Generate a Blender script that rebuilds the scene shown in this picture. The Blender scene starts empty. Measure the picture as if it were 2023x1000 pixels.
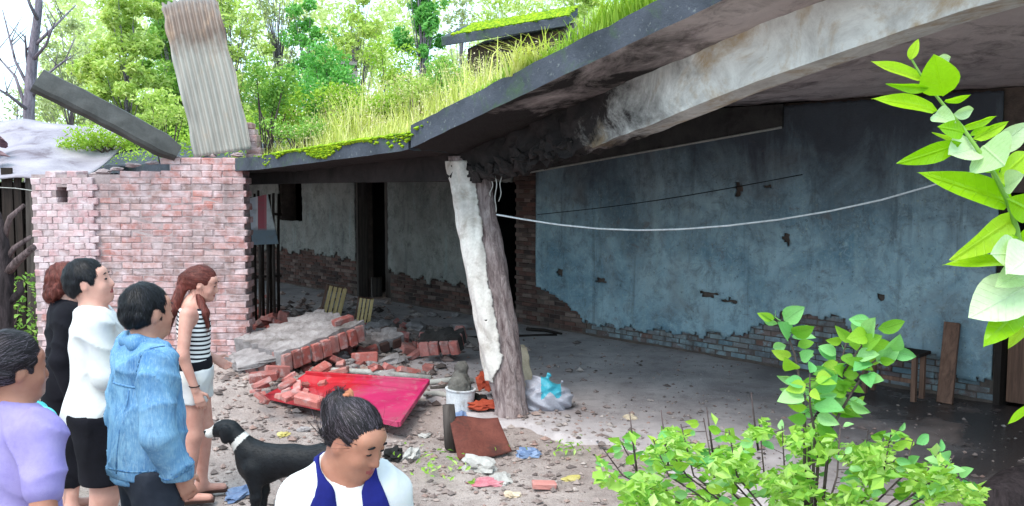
import bpy, bmesh, math, random
import numpy as np
from mathutils import Vector, Matrix, Euler

random.seed(7); RS = np.random.RandomState(11)
SC = bpy.context.scene
COL = SC.collection
R = math.radians

# ------------------------------------------------------------------ camera, sky, sun, exposure
F_PX, CAM_H = 1750.0, 2.2
TH = math.atan(140 / 1750)
cam_d = bpy.data.cameras.new('camera'); cam = bpy.data.objects.new('camera', cam_d); COL.objects.link(cam)
cam.location = (0, 0, CAM_H); cam.rotation_euler = (R(90) - TH, 0, 0)
cam_d.sensor_width = 36.0; cam_d.lens = 36.0 * F_PX / 2023.0
cam_d.clip_start = 0.05; cam_d.clip_end = 2000.0
SC.camera = cam

SUN_EL, SUN_AZ = R(58), R(-150)      # azimuth measured from +Y (north) clockwise: from behind the camera, to its left
world = bpy.data.worlds.new('World'); SC.world = world; world.use_nodes = True
wn = world.node_tree.nodes; wl = world.node_tree.links; wn.clear()
w_out = wn.new('ShaderNodeOutputWorld'); w_bg = wn.new('ShaderNodeBackground')
w_sky = wn.new('ShaderNodeTexSky'); w_sky.sky_type = 'NISHITA'; w_sky.sun_disc = False
w_sky.sun_elevation = SUN_EL; w_sky.sun_rotation = SUN_AZ
w_sky.air_density = 1.0; w_sky.dust_density = 2.0; w_sky.ozone_density = 1.0
w_tc = wn.new('ShaderNodeTexCoord'); w_ns = wn.new('ShaderNodeTexNoise')
w_ns.inputs['Scale'].default_value = 2.2; w_ns.inputs['Detail'].default_value = 6
w_mr = wn.new('ShaderNodeMapRange')
w_mr.inputs['From Min'].default_value = 0.3; w_mr.inputs['From Max'].default_value = 0.7
w_mr.inputs['To Min'].default_value = 0.55; w_mr.inputs['To Max'].default_value = 0.92
w_mix = wn.new('ShaderNodeMix'); w_mix.data_type = 'RGBA'
w_mix.inputs['B'].default_value = (5.7, 7.9, 9.1, 1)          # pale overcast cloud
wl.new(w_tc.outputs['Generated'], w_ns.inputs['Vector']); wl.new(w_ns.outputs['Fac'], w_mr.inputs['Value'])
wl.new(w_mr.outputs['Result'], w_mix.inputs['Factor']); wl.new(w_sky.outputs['Color'], w_mix.inputs['A'])
wl.new(w_mix.outputs['Result'], w_bg.inputs['Color']); wl.new(w_bg.outputs['Background'], w_out.inputs['Surface'])
w_bg.inputs['Strength'].default_value = 0.105

sun_d = bpy.data.lights.new('sun', 'SUN'); sun = bpy.data.objects.new('sun', sun_d); COL.objects.link(sun)
sun_d.energy = 1.2; sun_d.angle = R(35); sun_d.color = (1.0, 0.92, 0.83)
sd = Vector((math.sin(SUN_AZ) * math.cos(SUN_EL), math.cos(SUN_AZ) * math.cos(SUN_EL), math.sin(SUN_EL)))
sun.rotation_euler = sd.to_track_quat('Z', 'Y').to_euler()

SC.view_settings.view_transform = 'Standard'; SC.view_settings.look = 'None'
SC.view_settings.gamma = 1.0; SC.view_settings.use_curve_mapping = False
SC.view_settings.exposure = 1.55
SC.render.engine = 'CYCLES'
SC.cycles.use_denoising = True
SC.cycles.max_bounces = 8; SC.cycles.diffuse_bounces = 5; SC.cycles.transparent_max_bounces = 8
SC.cycles.sample_clamp_indirect = 6.0

# ------------------------------------------------------------------ where things stand (photo measurements -> metres)
C0 = np.array([0, 0, CAM_H])
def ray(px, py):
    a = (px - 1011.5) / F_PX; b = -(py - 500) / F_PX
    return np.array([a, math.cos(TH) + b * math.sin(TH), -math.sin(TH) + b * math.cos(TH)])
def A(px, py, Y):
    r = ray(px, py); return C0 + r * (Y / r[1])
def G(px, py, z=0.0):
    r = ray(px, py); return C0 + r * ((z - CAM_H) / r[2])
W0 = G(1060, 648); W1 = G(1960, 802)
U = (W1 - W0) / np.linalg.norm(W1 - W0)          # along the house wall, towards the camera
N = np.array([U[1], -U[0], 0.0])                 # out of the house, into the yard
def HP(s, w, z):                                 # house coordinates -> world
    p = W0 + U * s + N * w; return (p[0], p[1], z)
def WP(px, py, w=0.0):                           # ray -> (s, z) on the plane w of the house
    r = ray(px, py); t = (w - (C0 - W0) @ N) / (r @ N); p = C0 + t * r
    return (p - W0) @ U, p[2]
HROT = math.atan2(U[1], U[0])

# ------------------------------------------------------------------ materials
def lin(c):
    c = np.array(c, float) / 255.0
    return tuple(np.where(c <= 0.04045, c / 12.92, ((c + 0.055) / 1.055) ** 2.4)) + (1.0,)
class NT:
    def __init__(s, name):
        s.m = bpy.data.materials.new(name); s.m.use_nodes = True
        s.t = s.m.node_tree; s.t.nodes.clear()
        s.o = s.n('ShaderNodeOutputMaterial'); s.b = s.n('ShaderNodeBsdfPrincipled')
        s.l(s.b.outputs[0], s.o.inputs['Surface']); s.tc = s.n('ShaderNodeTexCoord')
    def n(s, typ, **kw):
        nd = s.t.nodes.new(typ)
        for k, v in kw.items(): setattr(nd, k, v)
        return nd
    def l(s, a, b): s.t.links.new(a, b)
    def noise(s, scale, detail=6, rough=.6, dist=0., stretch=None, coord='Object'):
        nd = s.n('ShaderNodeTexNoise')
        nd.inputs['Scale'].default_value = scale; nd.inputs['Detail'].default_value = detail
        nd.inputs['Roughness'].default_value = rough; nd.inputs['Distortion'].default_value = dist
        src = s.tc.outputs[coord]
        if stretch:
            mp = s.n('ShaderNodeMapping'); mp.inputs['Scale'].default_value = stretch
            s.l(src, mp.inputs['Vector']); src = mp.outputs['Vector']
        s.l(src, nd.inputs['Vector']); return nd.outputs['Fac']
    def ramp(s, fac, stops, interp='LINEAR'):
        r = s.n('ShaderNodeValToRGB'); e = r.color_ramp.elements; r.color_ramp.interpolation = interp
        while len(e) < len(stops): e.new(0.5)
        for i, (p, c) in enumerate(stops): e[i].position = p; e[i].color = c if len(c) == 4 else tuple(c) + (1,)
        s.l(fac, r.inputs['Fac']); return r.outputs['Color']
    def rng(s, fac, a, b, c=0., d=1.):
        r = s.n('ShaderNodeMapRange'); r.inputs['From Min'].default_value = a; r.inputs['From Max'].default_value = b
        r.inputs['To Min'].default_value = c; r.inputs['To Max'].default_value = d
        s.l(fac, r.inputs['Value']); return r.outputs['Result']
    def mix(s, fac, a, b, mode='MIX'):
        m = s.n('ShaderNodeMix', data_type='RGBA', blend_type=mode)
        for k, v in (('Factor', fac), ('A', a), ('B', b)):
            if isinstance(v, (int, float)): m.inputs[k].default_value = v
            elif isinstance(v, tuple): m.inputs[k].default_value = v
            else: s.l(v, m.inputs[k])
        return m.outputs['Result']
    def math(s, op, a, b=0.):
        m = s.n('ShaderNodeMath', operation=op)
        for i, v in enumerate((a, b)):
            if isinstance(v, (int, float)): m.inputs[i].default_value = v
            else: s.l(v, m.inputs[i])
        return m.outputs[0]
    def pos(s, axis, coord='Object'):
        sp = s.n('ShaderNodeSeparateXYZ'); s.l(s.tc.outputs[coord], sp.inputs[0]); return sp.outputs[axis]
    def color(s, c):
        if isinstance(c, tuple): s.b.inputs['Base Color'].default_value = c
        else: s.l(c, s.b.inputs['Base Color'])
    def rough(s, r, spec=.3):
        if isinstance(r, (int, float)): s.b.inputs['Roughness'].default_value = r
        else: s.l(r, s.b.inputs['Roughness'])
        s.b.inputs['Specular IOR Level'].default_value = spec
    def bump(s, h, strength=.4, dist=.02):
        b = s.n('ShaderNodeBump'); b.inputs['Strength'].default_value = strength; b.inputs['Distance'].default_value = dist
        s.l(h, b.inputs['Height']); s.l(b.outputs['Normal'], s.b.inputs['Normal'])
    def objrand(s): return s.n('ShaderNodeObjectInfo').outputs['Random']
    def island(s): return s.n('ShaderNodeNewGeometry').outputs['Random Per Island']

MATS = {}
def mk(name, c1, c2, scale=6., stain=None, stain_scale=2., stain_at=(.55, .7), fine=60., rough=.85, spec=.25, bump=.35, bdist=.01, stretch=None, rand=None, metal=0.):
    """two-tone weathered surface with fine grain, optional stain, optional per-object variation"""
    t = NT(name)
    c = t.mix(t.rng(t.noise(scale, 8, .62, .3, stretch), .32, .68), lin(c1), lin(c2))
    g = t.noise(fine, 4, .7, 0, stretch)
    c = t.mix(t.rng(g, .3, .75, 0., .45), c, t.mix(1., c, (.45, .43, .42, 1), 'MULTIPLY'))
    if stain:
        c = t.mix(t.rng(t.noise(stain_scale, 9, .68, .6), *stain_at), c, lin(stain))
    if rand:
        r = t.objrand() if rand == 'obj' else t.island()
        c = t.mix(1., c, t.ramp(r, [(0, (.62, .6, .6)), (.5, (1, 1, 1)), (1, (1.25, 1.2, 1.2))]), 'MULTIPLY')
    t.color(c); t.rough(rough, spec); t.bump(t.math('ADD', t.noise(scale * 3, 8, .7), t.math('MULTIPLY', g, .5)), bump, bdist)
    t.b.inputs['Metallic'].default_value = metal
    MATS[name] = t.m; return t.m

def leaf_mat(name, c1, c2, c3=None, trans=.35, rough=.5, src='island'):
    t = NT(name)
    r = t.island() if src == 'island' else t.objrand()
    st = [(0, lin(c1)), (.6, lin(c2)), (1, lin(c3 or c2))]
    c = t.ramp(r, st)
    c = t.mix(t.rng(t.noise(14, 3), .35, .7, 0, .3), c, t.mix(1., c, (.6, .7, .5, 1), 'MULTIPLY'))
    if src != 'island':      # midrib and side veins, in the leaf's own frame
        ax = t.math('ABSOLUTE', t.pos(0)); vn = t.math('SINE', t.math('MULTIPLY', t.math('SUBTRACT', t.pos(1), t.math('MULTIPLY', ax, .9)), 52.)); vm = t.math('MAXIMUM', t.rng(ax, .0, .022, 1, 0), t.rng(vn, .86, 1., 0, .7))
        c = t.mix(t.math('MULTIPLY', vm, .45), c, t.mix(1., c, (1.25, 1.2, 1.3, 1), 'MULTIPLY')); c = t.mix(t.rng(t.noise(3.5, 6, .7, .5), .6, .72, 0, .45), c, lin((150, 140, 60))); t.bump(vm, .4, .01)
    t.color(c); t.rough(rough, .3)
    tr = t.n('ShaderNodeBsdfTranslucent'); t.l(t.mix(1., c, (1.1, 1.15, .6, 1), 'MULTIPLY'), tr.inputs['Color'])
    mx = t.n('ShaderNodeMixShader'); mx.inputs[0].default_value = trans
    t.l(t.b.outputs[0], mx.inputs[1]); t.l(tr.outputs[0], mx.inputs[2]); t.l(mx.outputs[0], t.o.inputs['Surface'])
    MATS[name] = t.m; return t.m

# ------------------------------------------------------------------ objects
def tag(o, label=None, cat=None, group=None, kind=None):
    if label: o['label'] = label
    if cat: o['category'] = cat
    if group: o['group'] = group
    if kind: o['kind'] = kind
    return o
def empty(name, loc=(0, 0, 0), rz=0., label=None, cat=None, group=None):
    o = bpy.data.objects.new(name, None); COL.objects.link(o); o.location = loc; o.rotation_euler = (0, 0, rz)
    o.empty_display_size = .1
    return tag(o, label, cat, group)
def obj(name, me, mat=None, parent=None, loc=None, rot=None, scale=None, smooth=None):
    if mat is not None and not me.materials:
        for m in (mat if isinstance(mat, (list, tuple)) else [mat]): me.materials.append(m)
    if smooth is not None: me.polygons.foreach_set('use_smooth', [smooth] * len(me.polygons))
    o = bpy.data.objects.new(name, me); COL.objects.link(o)
    if parent is not None: o.parent = parent
    if loc is not None: o.location = loc
    if rot is not None: o.rotation_euler = rot
    if scale is not None: o.scale = scale if hasattr(scale, '__len__') else (scale,) * 3
    return o
def mesh(v, f, name='m'):
    me = bpy.data.meshes.new(name); me.from_pydata([tuple(map(float, p)) for p in v], [], [tuple(map(int, q)) for q in f]); me.update(); return me
def fast_mesh(V, Fq, name='m'):
    """numpy arrays: V (n,3), Fq (m,k) with k = 3 or 4"""
    V = np.ascontiguousarray(V, np.float32); Fq = np.ascontiguousarray(Fq, np.int32); k = Fq.shape[1]
    me = bpy.data.meshes.new(name); me.vertices.add(len(V)); me.vertices.foreach_set('co', V.ravel())
    me.loops.add(Fq.size); me.loops.foreach_set('vertex_index', Fq.ravel())
    me.polygons.add(len(Fq)); me.polygons.foreach_set('loop_start', np.arange(0, Fq.size, k, dtype=np.int32))
    me.update(calc_edges=True); me.validate(); me.polygons.foreach_set('use_smooth', [False] * len(me.polygons)); return me
class MB:
    def __init__(s): s.v = []; s.f = []
    def add(s, v, f):
        o = len(s.v); s.v += [tuple(p) for p in v]; s.f += [tuple(i + o for i in q) for q in f]
    def hexa(s, p):   # 8 points: bottom 4 ccw, top 4 ccw
        s.add(p, [(3, 2, 1, 0), (4, 5, 6, 7), (0, 1, 5, 4), (1, 2, 6, 5), (2, 3, 7, 6), (3, 0, 4, 7)])
    def box(s, c, d, M=None):
        p = [Vector((x * d[0] / 2, y * d[1] / 2, z * d[2] / 2)) for z in (-1, 1) for x, y in ((-1, -1), (1, -1), (1, 1), (-1, 1))]
        if M is not None: p = [M @ q for q in p]
        s.hexa([tuple(q + Vector(c)) for q in p])
    def tube(s, path, rad, n=8, cap=True, jit=0.):
        path = [Vector(p) for p in path]; rad = rad if hasattr(rad, '__len__') else [rad] * len(path)
        prev = None; rings = []
        for i, p in enumerate(path):
            t = (path[min(i + 1, len(path) - 1)] - path[max(i - 1, 0)]).normalized()
            if prev is None:
                a = t.orthogonal().normalized()
            else:
                a = (prev - t * prev.dot(t)); a = a.normalized() if a.length > 1e-6 else t.orthogonal().normalized()
            prev = a; b = t.cross(a)
            rings.append([p + (a * math.cos(k * 2 * math.pi / n) + b * math.sin(k * 2 * math.pi / n)) * rad[i] * (1 + random.uniform(-jit, jit)) for k in range(n)])
        v = [q for r in rings for q in r]; f = []
        for i in range(len(path) - 1):
            for k in range(n): f.append((i * n + k, i * n + (k + 1) % n, (i + 1) * n + (k + 1) % n, (i + 1) * n + k))
        if cap: f += [tuple(range(n - 1, -1, -1)), tuple(range((len(path) - 1) * n, len(path) * n))]
        s.add(v, f)
    def build(s, name, mat, parent=None, smooth=False, bevel=0., **kw):
        me = mesh(s.v, s.f)
        if bevel:
            bm = bmesh.new(); bm.from_mesh(me); bmesh.ops.bevel(bm, geom=bm.edges[:], offset=bevel, segments=1, affect='EDGES'); bm.to_mesh(me); bm.free()
        return obj(name, me, mat, parent, smooth=smooth, **kw)
def rotm(x=0, y=0, z=0): return Euler((R(x), R(y), R(z))).to_matrix()
def snoise(x, y, seed=0.):
    """cheap smooth noise in -1..1 on arrays"""
    return (np.sin(x * 1.7 + 3.1 * np.sin(y * 1.3 + seed) + seed * 2.1) + np.sin(y * 2.3 + 2.2 * np.sin(x * 1.9 + seed * 1.7) + seed) + .6 * np.sin(x * 4.1 - y * 3.7 + seed * 3)) / 2.6
def rough_box(d, bev=.006, jit=.004, seed=0, cuts=0):
    """a chipped brick or block as one small mesh, centred"""
    rr = random.Random(seed); bm = bmesh.new(); bmesh.ops.create_cube(bm, size=1.0)
    if cuts: bmesh.ops.subdivide_edges(bm, edges=bm.edges[:], cuts=cuts, use_grid_fill=True)
    for v in bm.verts: v.co = Vector((v.co.x * d[0], v.co.y * d[1], v.co.z * d[2]))
    if not cuts: bmesh.ops.bevel(bm, geom=bm.edges[:], offset=bev, segments=1, affect='EDGES')
    for v in bm.verts: v.co += Vector((rr.uniform(-jit, jit), rr.uniform(-jit, jit), rr.uniform(-jit, jit)))
    me = bpy.data.meshes.new('block'); bm.to_mesh(me); bm.free(); return me
def lump(r, seed=0, sub=2, amp=.25, flat=1.):
    rr = random.Random(seed); bm = bmesh.new(); bmesh.ops.create_icosphere(bm, subdivisions=sub, radius=1.0)
    ph = [rr.uniform(0, 6) for _ in range(6)]
    for v in bm.verts:
        c = v.co; k = 1 + amp * (math.sin(3 * c.x + ph[0]) * math.sin(2.6 * c.y + ph[1]) + .6 * math.sin(5 * c.z + ph[2] + 2 * c.x) + .35 * math.sin(9 * c.y + ph[3] + 4 * c.z)) + rr.uniform(-.05, .05)
        v.co = Vector((c.x * r[0], c.y * r[1], c.z * r[2])) * k
    me = bpy.data.meshes.new('lump'); bm.to_mesh(me); bm.free(); return me

# ------------------------------------------------------------------ solid fields -> one continuous surface
class Fld:
    def __init__(s, lo, hi, h):
        s.lo = np.array(lo, float); s.h = h; s.n = (np.ceil((np.array(hi) - s.lo) / h)).astype(int) + 1
        s.d = np.full(s.n, 9., np.float32); s.ax = [s.lo[i] + h * np.arange(s.n[i]) for i in range(3)]
    def sl(s, lo, hi, pad):
        a = np.clip(np.floor((np.array(lo) - pad - s.lo) / s.h).astype(int), 0, s.n); b = np.clip(np.ceil((np.array(hi) + pad - s.lo) / s.h).astype(int) + 1, 0, s.n)
        q = tuple(slice(a[i], b[i]) for i in range(3))
        return q, (s.ax[0][q[0]][:, None, None], s.ax[1][q[1]][None, :, None], s.ax[2][q[2]][None, None, :])
    def put(s, q, d, k, sub=False):
        a = s.d[q]
        if sub: d = -d; hh = np.maximum(k - np.abs(a - d), 0) / k; s.d[q] = np.maximum(a, d) + hh * hh * k * .25
        else: hh = np.maximum(k - np.abs(a - d), 0) / k; s.d[q] = np.minimum(a, d) - hh * hh * k * .25
    def cap(s, a, b, ra, rb=None, k=.03, sub=False):
        rb = ra if rb is None else rb; a = np.array(a, float); b = np.array(b, float); m = max(ra, rb)
        q, (X, Y, Z) = s.sl(np.minimum(a, b) - m, np.maximum(a, b) + m, k + 2.5 * s.h)
        ba = b - a; L = max(ba @ ba, 1e-9); x, y, z = X - a[0], Y - a[1], Z - a[2]
        t = np.clip((x * ba[0] + y * ba[1] + z * ba[2]) / L, 0, 1)
        d = np.sqrt((x - ba[0] * t) ** 2 + (y - ba[1] * t) ** 2 + (z - ba[2] * t) ** 2) - (ra + (rb - ra) * t)
        s.put(q, d, k, sub)
    def ell(s, c, r, M=None, k=.03, sub=False):
        c = np.array(c, float); r = np.array(r, float); m = r.max() if M is not None else r
        q, (X, Y, Z) = s.sl(c - m, c + m, k + 2.5 * s.h)
        x, y, z = X - c[0], Y - c[1], Z - c[2]
        if M is not None:
            M = np.array(M); x, y, z = (M[0][0] * x + M[1][0] * y + M[2][0] * z, M[0][1] * x + M[1][1] * y + M[2][1] * z, M[0][2] * x + M[1][2] * y + M[2][2] * z)
        k0 = np.sqrt((x / r[0]) ** 2 + (y / r[1]) ** 2 + (z / r[2]) ** 2); k1 = np.sqrt((x / r[0] ** 2) ** 2 + (y / r[1] ** 2) ** 2 + (z / r[2] ** 2) ** 2) + 1e-6
        s.put(q, k0 * (k0 - 1) / k1, k, sub)
    def cut(s, p, n):
        n = np.array(n, float); n /= np.linalg.norm(n); X, Y, Z = s.ax[0][:, None, None], s.ax[1][None, :, None], s.ax[2][None, None, :]
        s.d = np.maximum(s.d, ((X - p[0]) * n[0] + (Y - p[1]) * n[1] + (Z - p[2]) * n[2]).astype(np.float32))
    def warp(s, f):
        s.d = s.d + f(s.ax[0][:, None, None], s.ax[1][None, :, None], s.ax[2][None, None, :]).astype(np.float32) * (np.abs(s.d) < .2)
    def mesh(s):
        d = s.d; neg = d < 0
        c = np.zeros(np.array(d.shape) - 1, np.int8)
        offs = [(i, j, k) for i in (0, 1) for j in (0, 1) for k in (0, 1)]
        S = np.array(d.shape) - 1
        for i, j, k in offs: c += neg[i:i + S[0], j:j + S[1], k:k + S[2]]
        act = (c > 0) & (c < 8); I = np.argwhere(act); idx = np.full(act.shape, -1, np.int64); idx[act] = np.arange(len(I))
        acc = np.zeros((len(I), 3)); cnt = np.zeros(len(I))
        for a in offs:
            for ax in range(3):
                if a[ax]: continue
                b = list(a); b[ax] = 1
                da = d[I[:, 0] + a[0], I[:, 1] + a[1], I[:, 2] + a[2]]; db = d[I[:, 0] + b[0], I[:, 1] + b[1], I[:, 2] + b[2]]
                m = (da < 0) != (db < 0); t = np.where(m, da / np.where(m, da - db, 1), 0)
                p = np.tile(np.array(a, float), (len(I), 1)); p[:, ax] += t
                acc[m] += p[m]; cnt[m] += 1
        V = s.lo + s.h * (I + acc / cnt[:, None]); FQ = []
        for ax in range(3):
            o1, o2 = [(1, 2), (2, 0), (0, 1)][ax]
            sa = [slice(None)] * 3; sb = [slice(None)] * 3; sa[ax] = slice(0, -1); sb[ax] = slice(1, None)
            for w in (o1, o2): sa[w] = slice(1, -1); sb[w] = slice(1, -1)
            na, nb = neg[tuple(sa)], neg[tuple(sb)]; E = np.argwhere(na != nb); flip = na[tuple(E.T)]
            E[:, o1] += 1; E[:, o2] += 1
            def ix(d1, d2):
                e = E.copy(); e[:, o1] -= d1; e[:, o2] -= d2; return idx[e[:, 0], e[:, 1], e[:, 2]]
            q = np.stack([ix(1, 1), ix(0, 1), ix(0, 0), ix(1, 0)], 1); q[~flip] = q[~flip][:, ::-1]; FQ.append(q)
        FQ = np.concatenate(FQ); FQ = FQ[(FQ >= 0).all(1)]
        return fast_mesh(V, FQ)

# ================================================================== MATERIALS
def along(t):      # distance along the house wall, in metres, for a material on a world-space mesh
    d = t.n('ShaderNodeVectorMath', operation='DOT_PRODUCT'); d.inputs[1].default_value = tuple(U); t.l(t.tc.outputs['Object'], d.inputs[0])
    return t.math('SUBTRACT', d.outputs['Value'], float(W0 @ U))

def wet(t, c, dry):
    # soaked brown earth towards the open end of the gallery
    k = t.math('ADD', t.math('ADD', t.pos(0), t.math('MULTIPLY', t.pos(1), -.12)), t.math('MULTIPLY', t.math('SUBTRACT', t.noise(.9, 8, .65, .6), .5), 3.0))
    m1 = t.rng(k, 1.0, 3.0)
    soil = t.mix(t.rng(t.noise(2.4, 8, .65, .5), .35, .66), lin((130, 110, 103)), lin((98, 83, 78)))
    soil = t.mix(t.rng(t.noise(45, 3, .7), .62, .72, 0, .6), soil, lin((130, 116, 112)))
    pud = t.rng(t.math('ADD', t.noise(1.1, 5, .6, .4), t.math('MULTIPLY', k, .06)), .55, .64)
    soil = t.mix(pud, soil, lin((58, 50, 49)))
    ro = t.n('ShaderNodeMix'); ro.inputs['A'].default_value = dry; t.l(m1, ro.inputs['Factor']); t.l(t.rng(pud, 0, 1, .7, .12), ro.inputs['B'])
    return t.mix(t.rng(m1, 0, 1, 0, .95), c, soil), ro.outputs['Result']
def m_ground():
    t = NT('ground'); c = t.mix(t.rng(t.noise(.9, 8, .65, .4), .35, .65), lin((198, 182, 176)), lin((166, 149, 143)))
    c = t.mix(t.rng(t.noise(9, 8, .7), .42, .72, 0, .6), c, lin((128, 112, 108)))
    c = t.mix(t.rng(t.noise(55, 3, .7), .58, .74, 0, .6), c, lin((206, 194, 188)))
    c = t.mix(t.rng(t.noise(80, 3, .7), .58, .7, 0, .8), c, lin((58, 48, 46)))
    c = t.mix(t.rng(t.noise(.35, 4, .6), .56, .7, 0, .6), c, lin((116, 112, 84)))
    c, ro = wet(t, c, .95); t.color(c); t.rough(ro, .3)
    t.bump(t.math('ADD', t.noise(30, 6, .75), t.math('MULTIPLY', t.noise(90, 3), .6)), .9, .03); MATS['ground'] = t.m
def m_floor():
    t = NT('floor'); c = t.mix(t.rng(t.noise(1.4, 8, .65, .4), .35, .66), lin((192, 182, 182)), lin((156, 146, 147)))
    c = t.mix(t.rng(t.noise(40, 4, .7), .62, .7, 0, .8), c, lin((214, 206, 208)))
    c = t.mix(t.rng(t.noise(6, 8, .7), .5, .75, 0, .6), c, lin((104, 96, 96)))
    c, ro = wet(t, c, .85); t.color(c); t.rough(ro, .4); t.bump(t.noise(28, 7, .75), .5, .02); MATS['floor'] = t.m
def m_wet():
    t = NT('wet earth'); c = t.mix(t.rng(t.noise(2.4, 8, .65, .5), .35, .66), lin((76, 60, 57)), lin((50, 40, 40)))
    c = t.mix(t.rng(t.noise(45, 3, .7), .64, .72, 0, .7), c, lin((120, 108, 104)))
    t.color(c); t.rough(t.rng(t.noise(1.7, 5, .6, .5), .42, .6, .12, .75), .5); t.bump(t.noise(22, 7, .7), .35, .015); MATS['wet'] = t.m
def m_plaster(name, ca, cb, grime, top, ztop):
    t = NT(name); z = t.pos(2)
    c = t.mix(t.rng(t.noise(1.3, 8, .68, .5), .34, .66), lin(ca), lin(cb))
    c = t.mix(t.rng(t.noise(5, 9, .8, .5), .48, .66, 0, .75), c, lin(grime)); c = t.mix(t.rng(t.noise(11, 8, .8, .8), .54, .64, 0, .6), c, lin(ca))
    c = t.mix(t.rng(t.noise(24, 4, .7), .66, .72, 0, .8), c, lin((40, 38, 40)))
    c = t.mix(t.rng(t.noise(8, 5, .7, .2, (1, 1, .12)), .55, .75, 0, .5), c, lin((150, 170, 168)))
    c = t.mix(t.rng(t.noise(38, 3, .7), .6, .68, 0, .55), c, lin((176, 186, 168)))
    c = t.mix(t.rng(t.noise(3.4, 9, .8, 1.2), .6, .64, 0, .5), c, lin((96, 90, 88)))
    c = t.mix(t.rng(t.noise(17, 6, .75, .4), .62, .68, 0, .6), c, lin((58, 62, 68)))
    c = t.mix(t.rng(t.noise(.8, 6, .6, .8), .5, .68, 0, .6), c, lin((122, 116, 112))); c = t.mix(t.rng(t.noise(5, 6, .7, .3, (1, 1, .07)), .56, .7, 0, .55), c, lin((70, 74, 78)))
    # soot and damp in tongues, plus shade under the roof painted into the colour
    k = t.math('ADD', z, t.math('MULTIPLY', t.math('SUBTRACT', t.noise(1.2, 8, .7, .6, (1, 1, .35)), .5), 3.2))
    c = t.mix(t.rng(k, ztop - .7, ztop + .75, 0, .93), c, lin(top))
    c = t.mix(t.rng(t.noise(2.6, 7, .7, .8), .62, .7, 0, .55), c, lin((112, 96, 92)))
    t.color(c); t.rough(.9, .2); t.bump(t.math('ADD', t.noise(7, 8, .7), t.math('MULTIPLY', t.noise(60, 3), .4)), .55, .02); MATS[name] = t.m
def m_soffit():
    t = NT('soffit concrete'); s = along(t)
    c = t.mix(t.rng(t.noise(1.2, 8, .65, .4), .35, .66), lin((214, 202, 200)), lin((180, 166, 166)))
    c = t.mix(t.rng(t.noise(3.2, 8, .75, .6, (1, 1, 1)), .5, .7, 0, .75), c, lin((84, 74, 74)))
    d = t.n('ShaderNodeVectorMath', operation='DOT_PRODUCT'); d.inputs[1].default_value = tuple(N); t.l(t.tc.outputs['Object'], d.inputs[0]); wv = t.math('SUBTRACT', d.outputs['Value'], float(W0 @ N))
    k = t.math('ADD', s, t.math('MULTIPLY', t.math('SUBTRACT', t.noise(1.5, 9, .7, .7), .5), 5.0)); k = t.math('ADD', k, t.rng(wv, 3.3, 1.0, 0, 1.2))
    c = t.mix(t.rng(k, 4.5, 6.0, .98, 0), c, lin((28, 25, 25)))       # black mould round the break
    t.color(c); t.rough(.92, .2); t.bump(t.noise(6, 9, .75), .7, .03); MATS['soffit'] = t.m
def m_fascia():
    t = NT('fascia concrete')
    c = t.mix(t.rng(t.noise(2.2, 8, .65, .3), .35, .66), lin((78, 82, 92)), lin((54, 59, 66)))
    c = t.mix(t.rng(t.noise(26, 3, .6), .62, .72, 0, .45), c, lin((134, 140, 138)))
    c = t.mix(t.rng(t.noise(3.1, 8, .7, .5), .53, .68, 0, .75), c, lin((70, 92, 62)))
    t.color(c); t.rough(.9, .2); t.bump(t.noise(18, 8, .7), .6, .02); MATS['fascia'] = t.m
def m_beam():
    t = NT('limewashed beam'); s = along(t)
    old = t.mix(t.rng(t.noise(3, 8, .7, .4), .35, .66), lin((52, 46, 46)), lin((26, 24, 24)))
    white = t.mix(t.rng(t.noise(3, 9, .75, .6), .4, .68, 0, .85), lin((228, 226, 222)), lin((172, 166, 162)))
    n1 = t.noise(1.6, 9, .7, .7)
    white = t.mix(t.rng(t.math('ADD', n1, t.math('MULTIPLY', t.noise(6, 6, .7), .25)), .6, .74, 0, .85), white, lin((176, 148, 112)))
    k = t.math('ADD', s, t.math('MULTIPLY', t.math('SUBTRACT', t.noise(2.4, 9, .75, .6), .5), 2.6))
    c = t.mix(t.rng(k, 4.55, 5.55), old, white)
    c = t.mix(t.rng(t.noise(7, 9, .75, .9), .66, .7, 0, .75), c, lin((96, 82, 74)))
    t.color(c); t.rough(.88, .2); t.bump(t.math('ADD', t.noise(9, 8, .7), t.math('MULTIPLY', n1, .7)), .5, .02); MATS['beam'] = t.m
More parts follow.
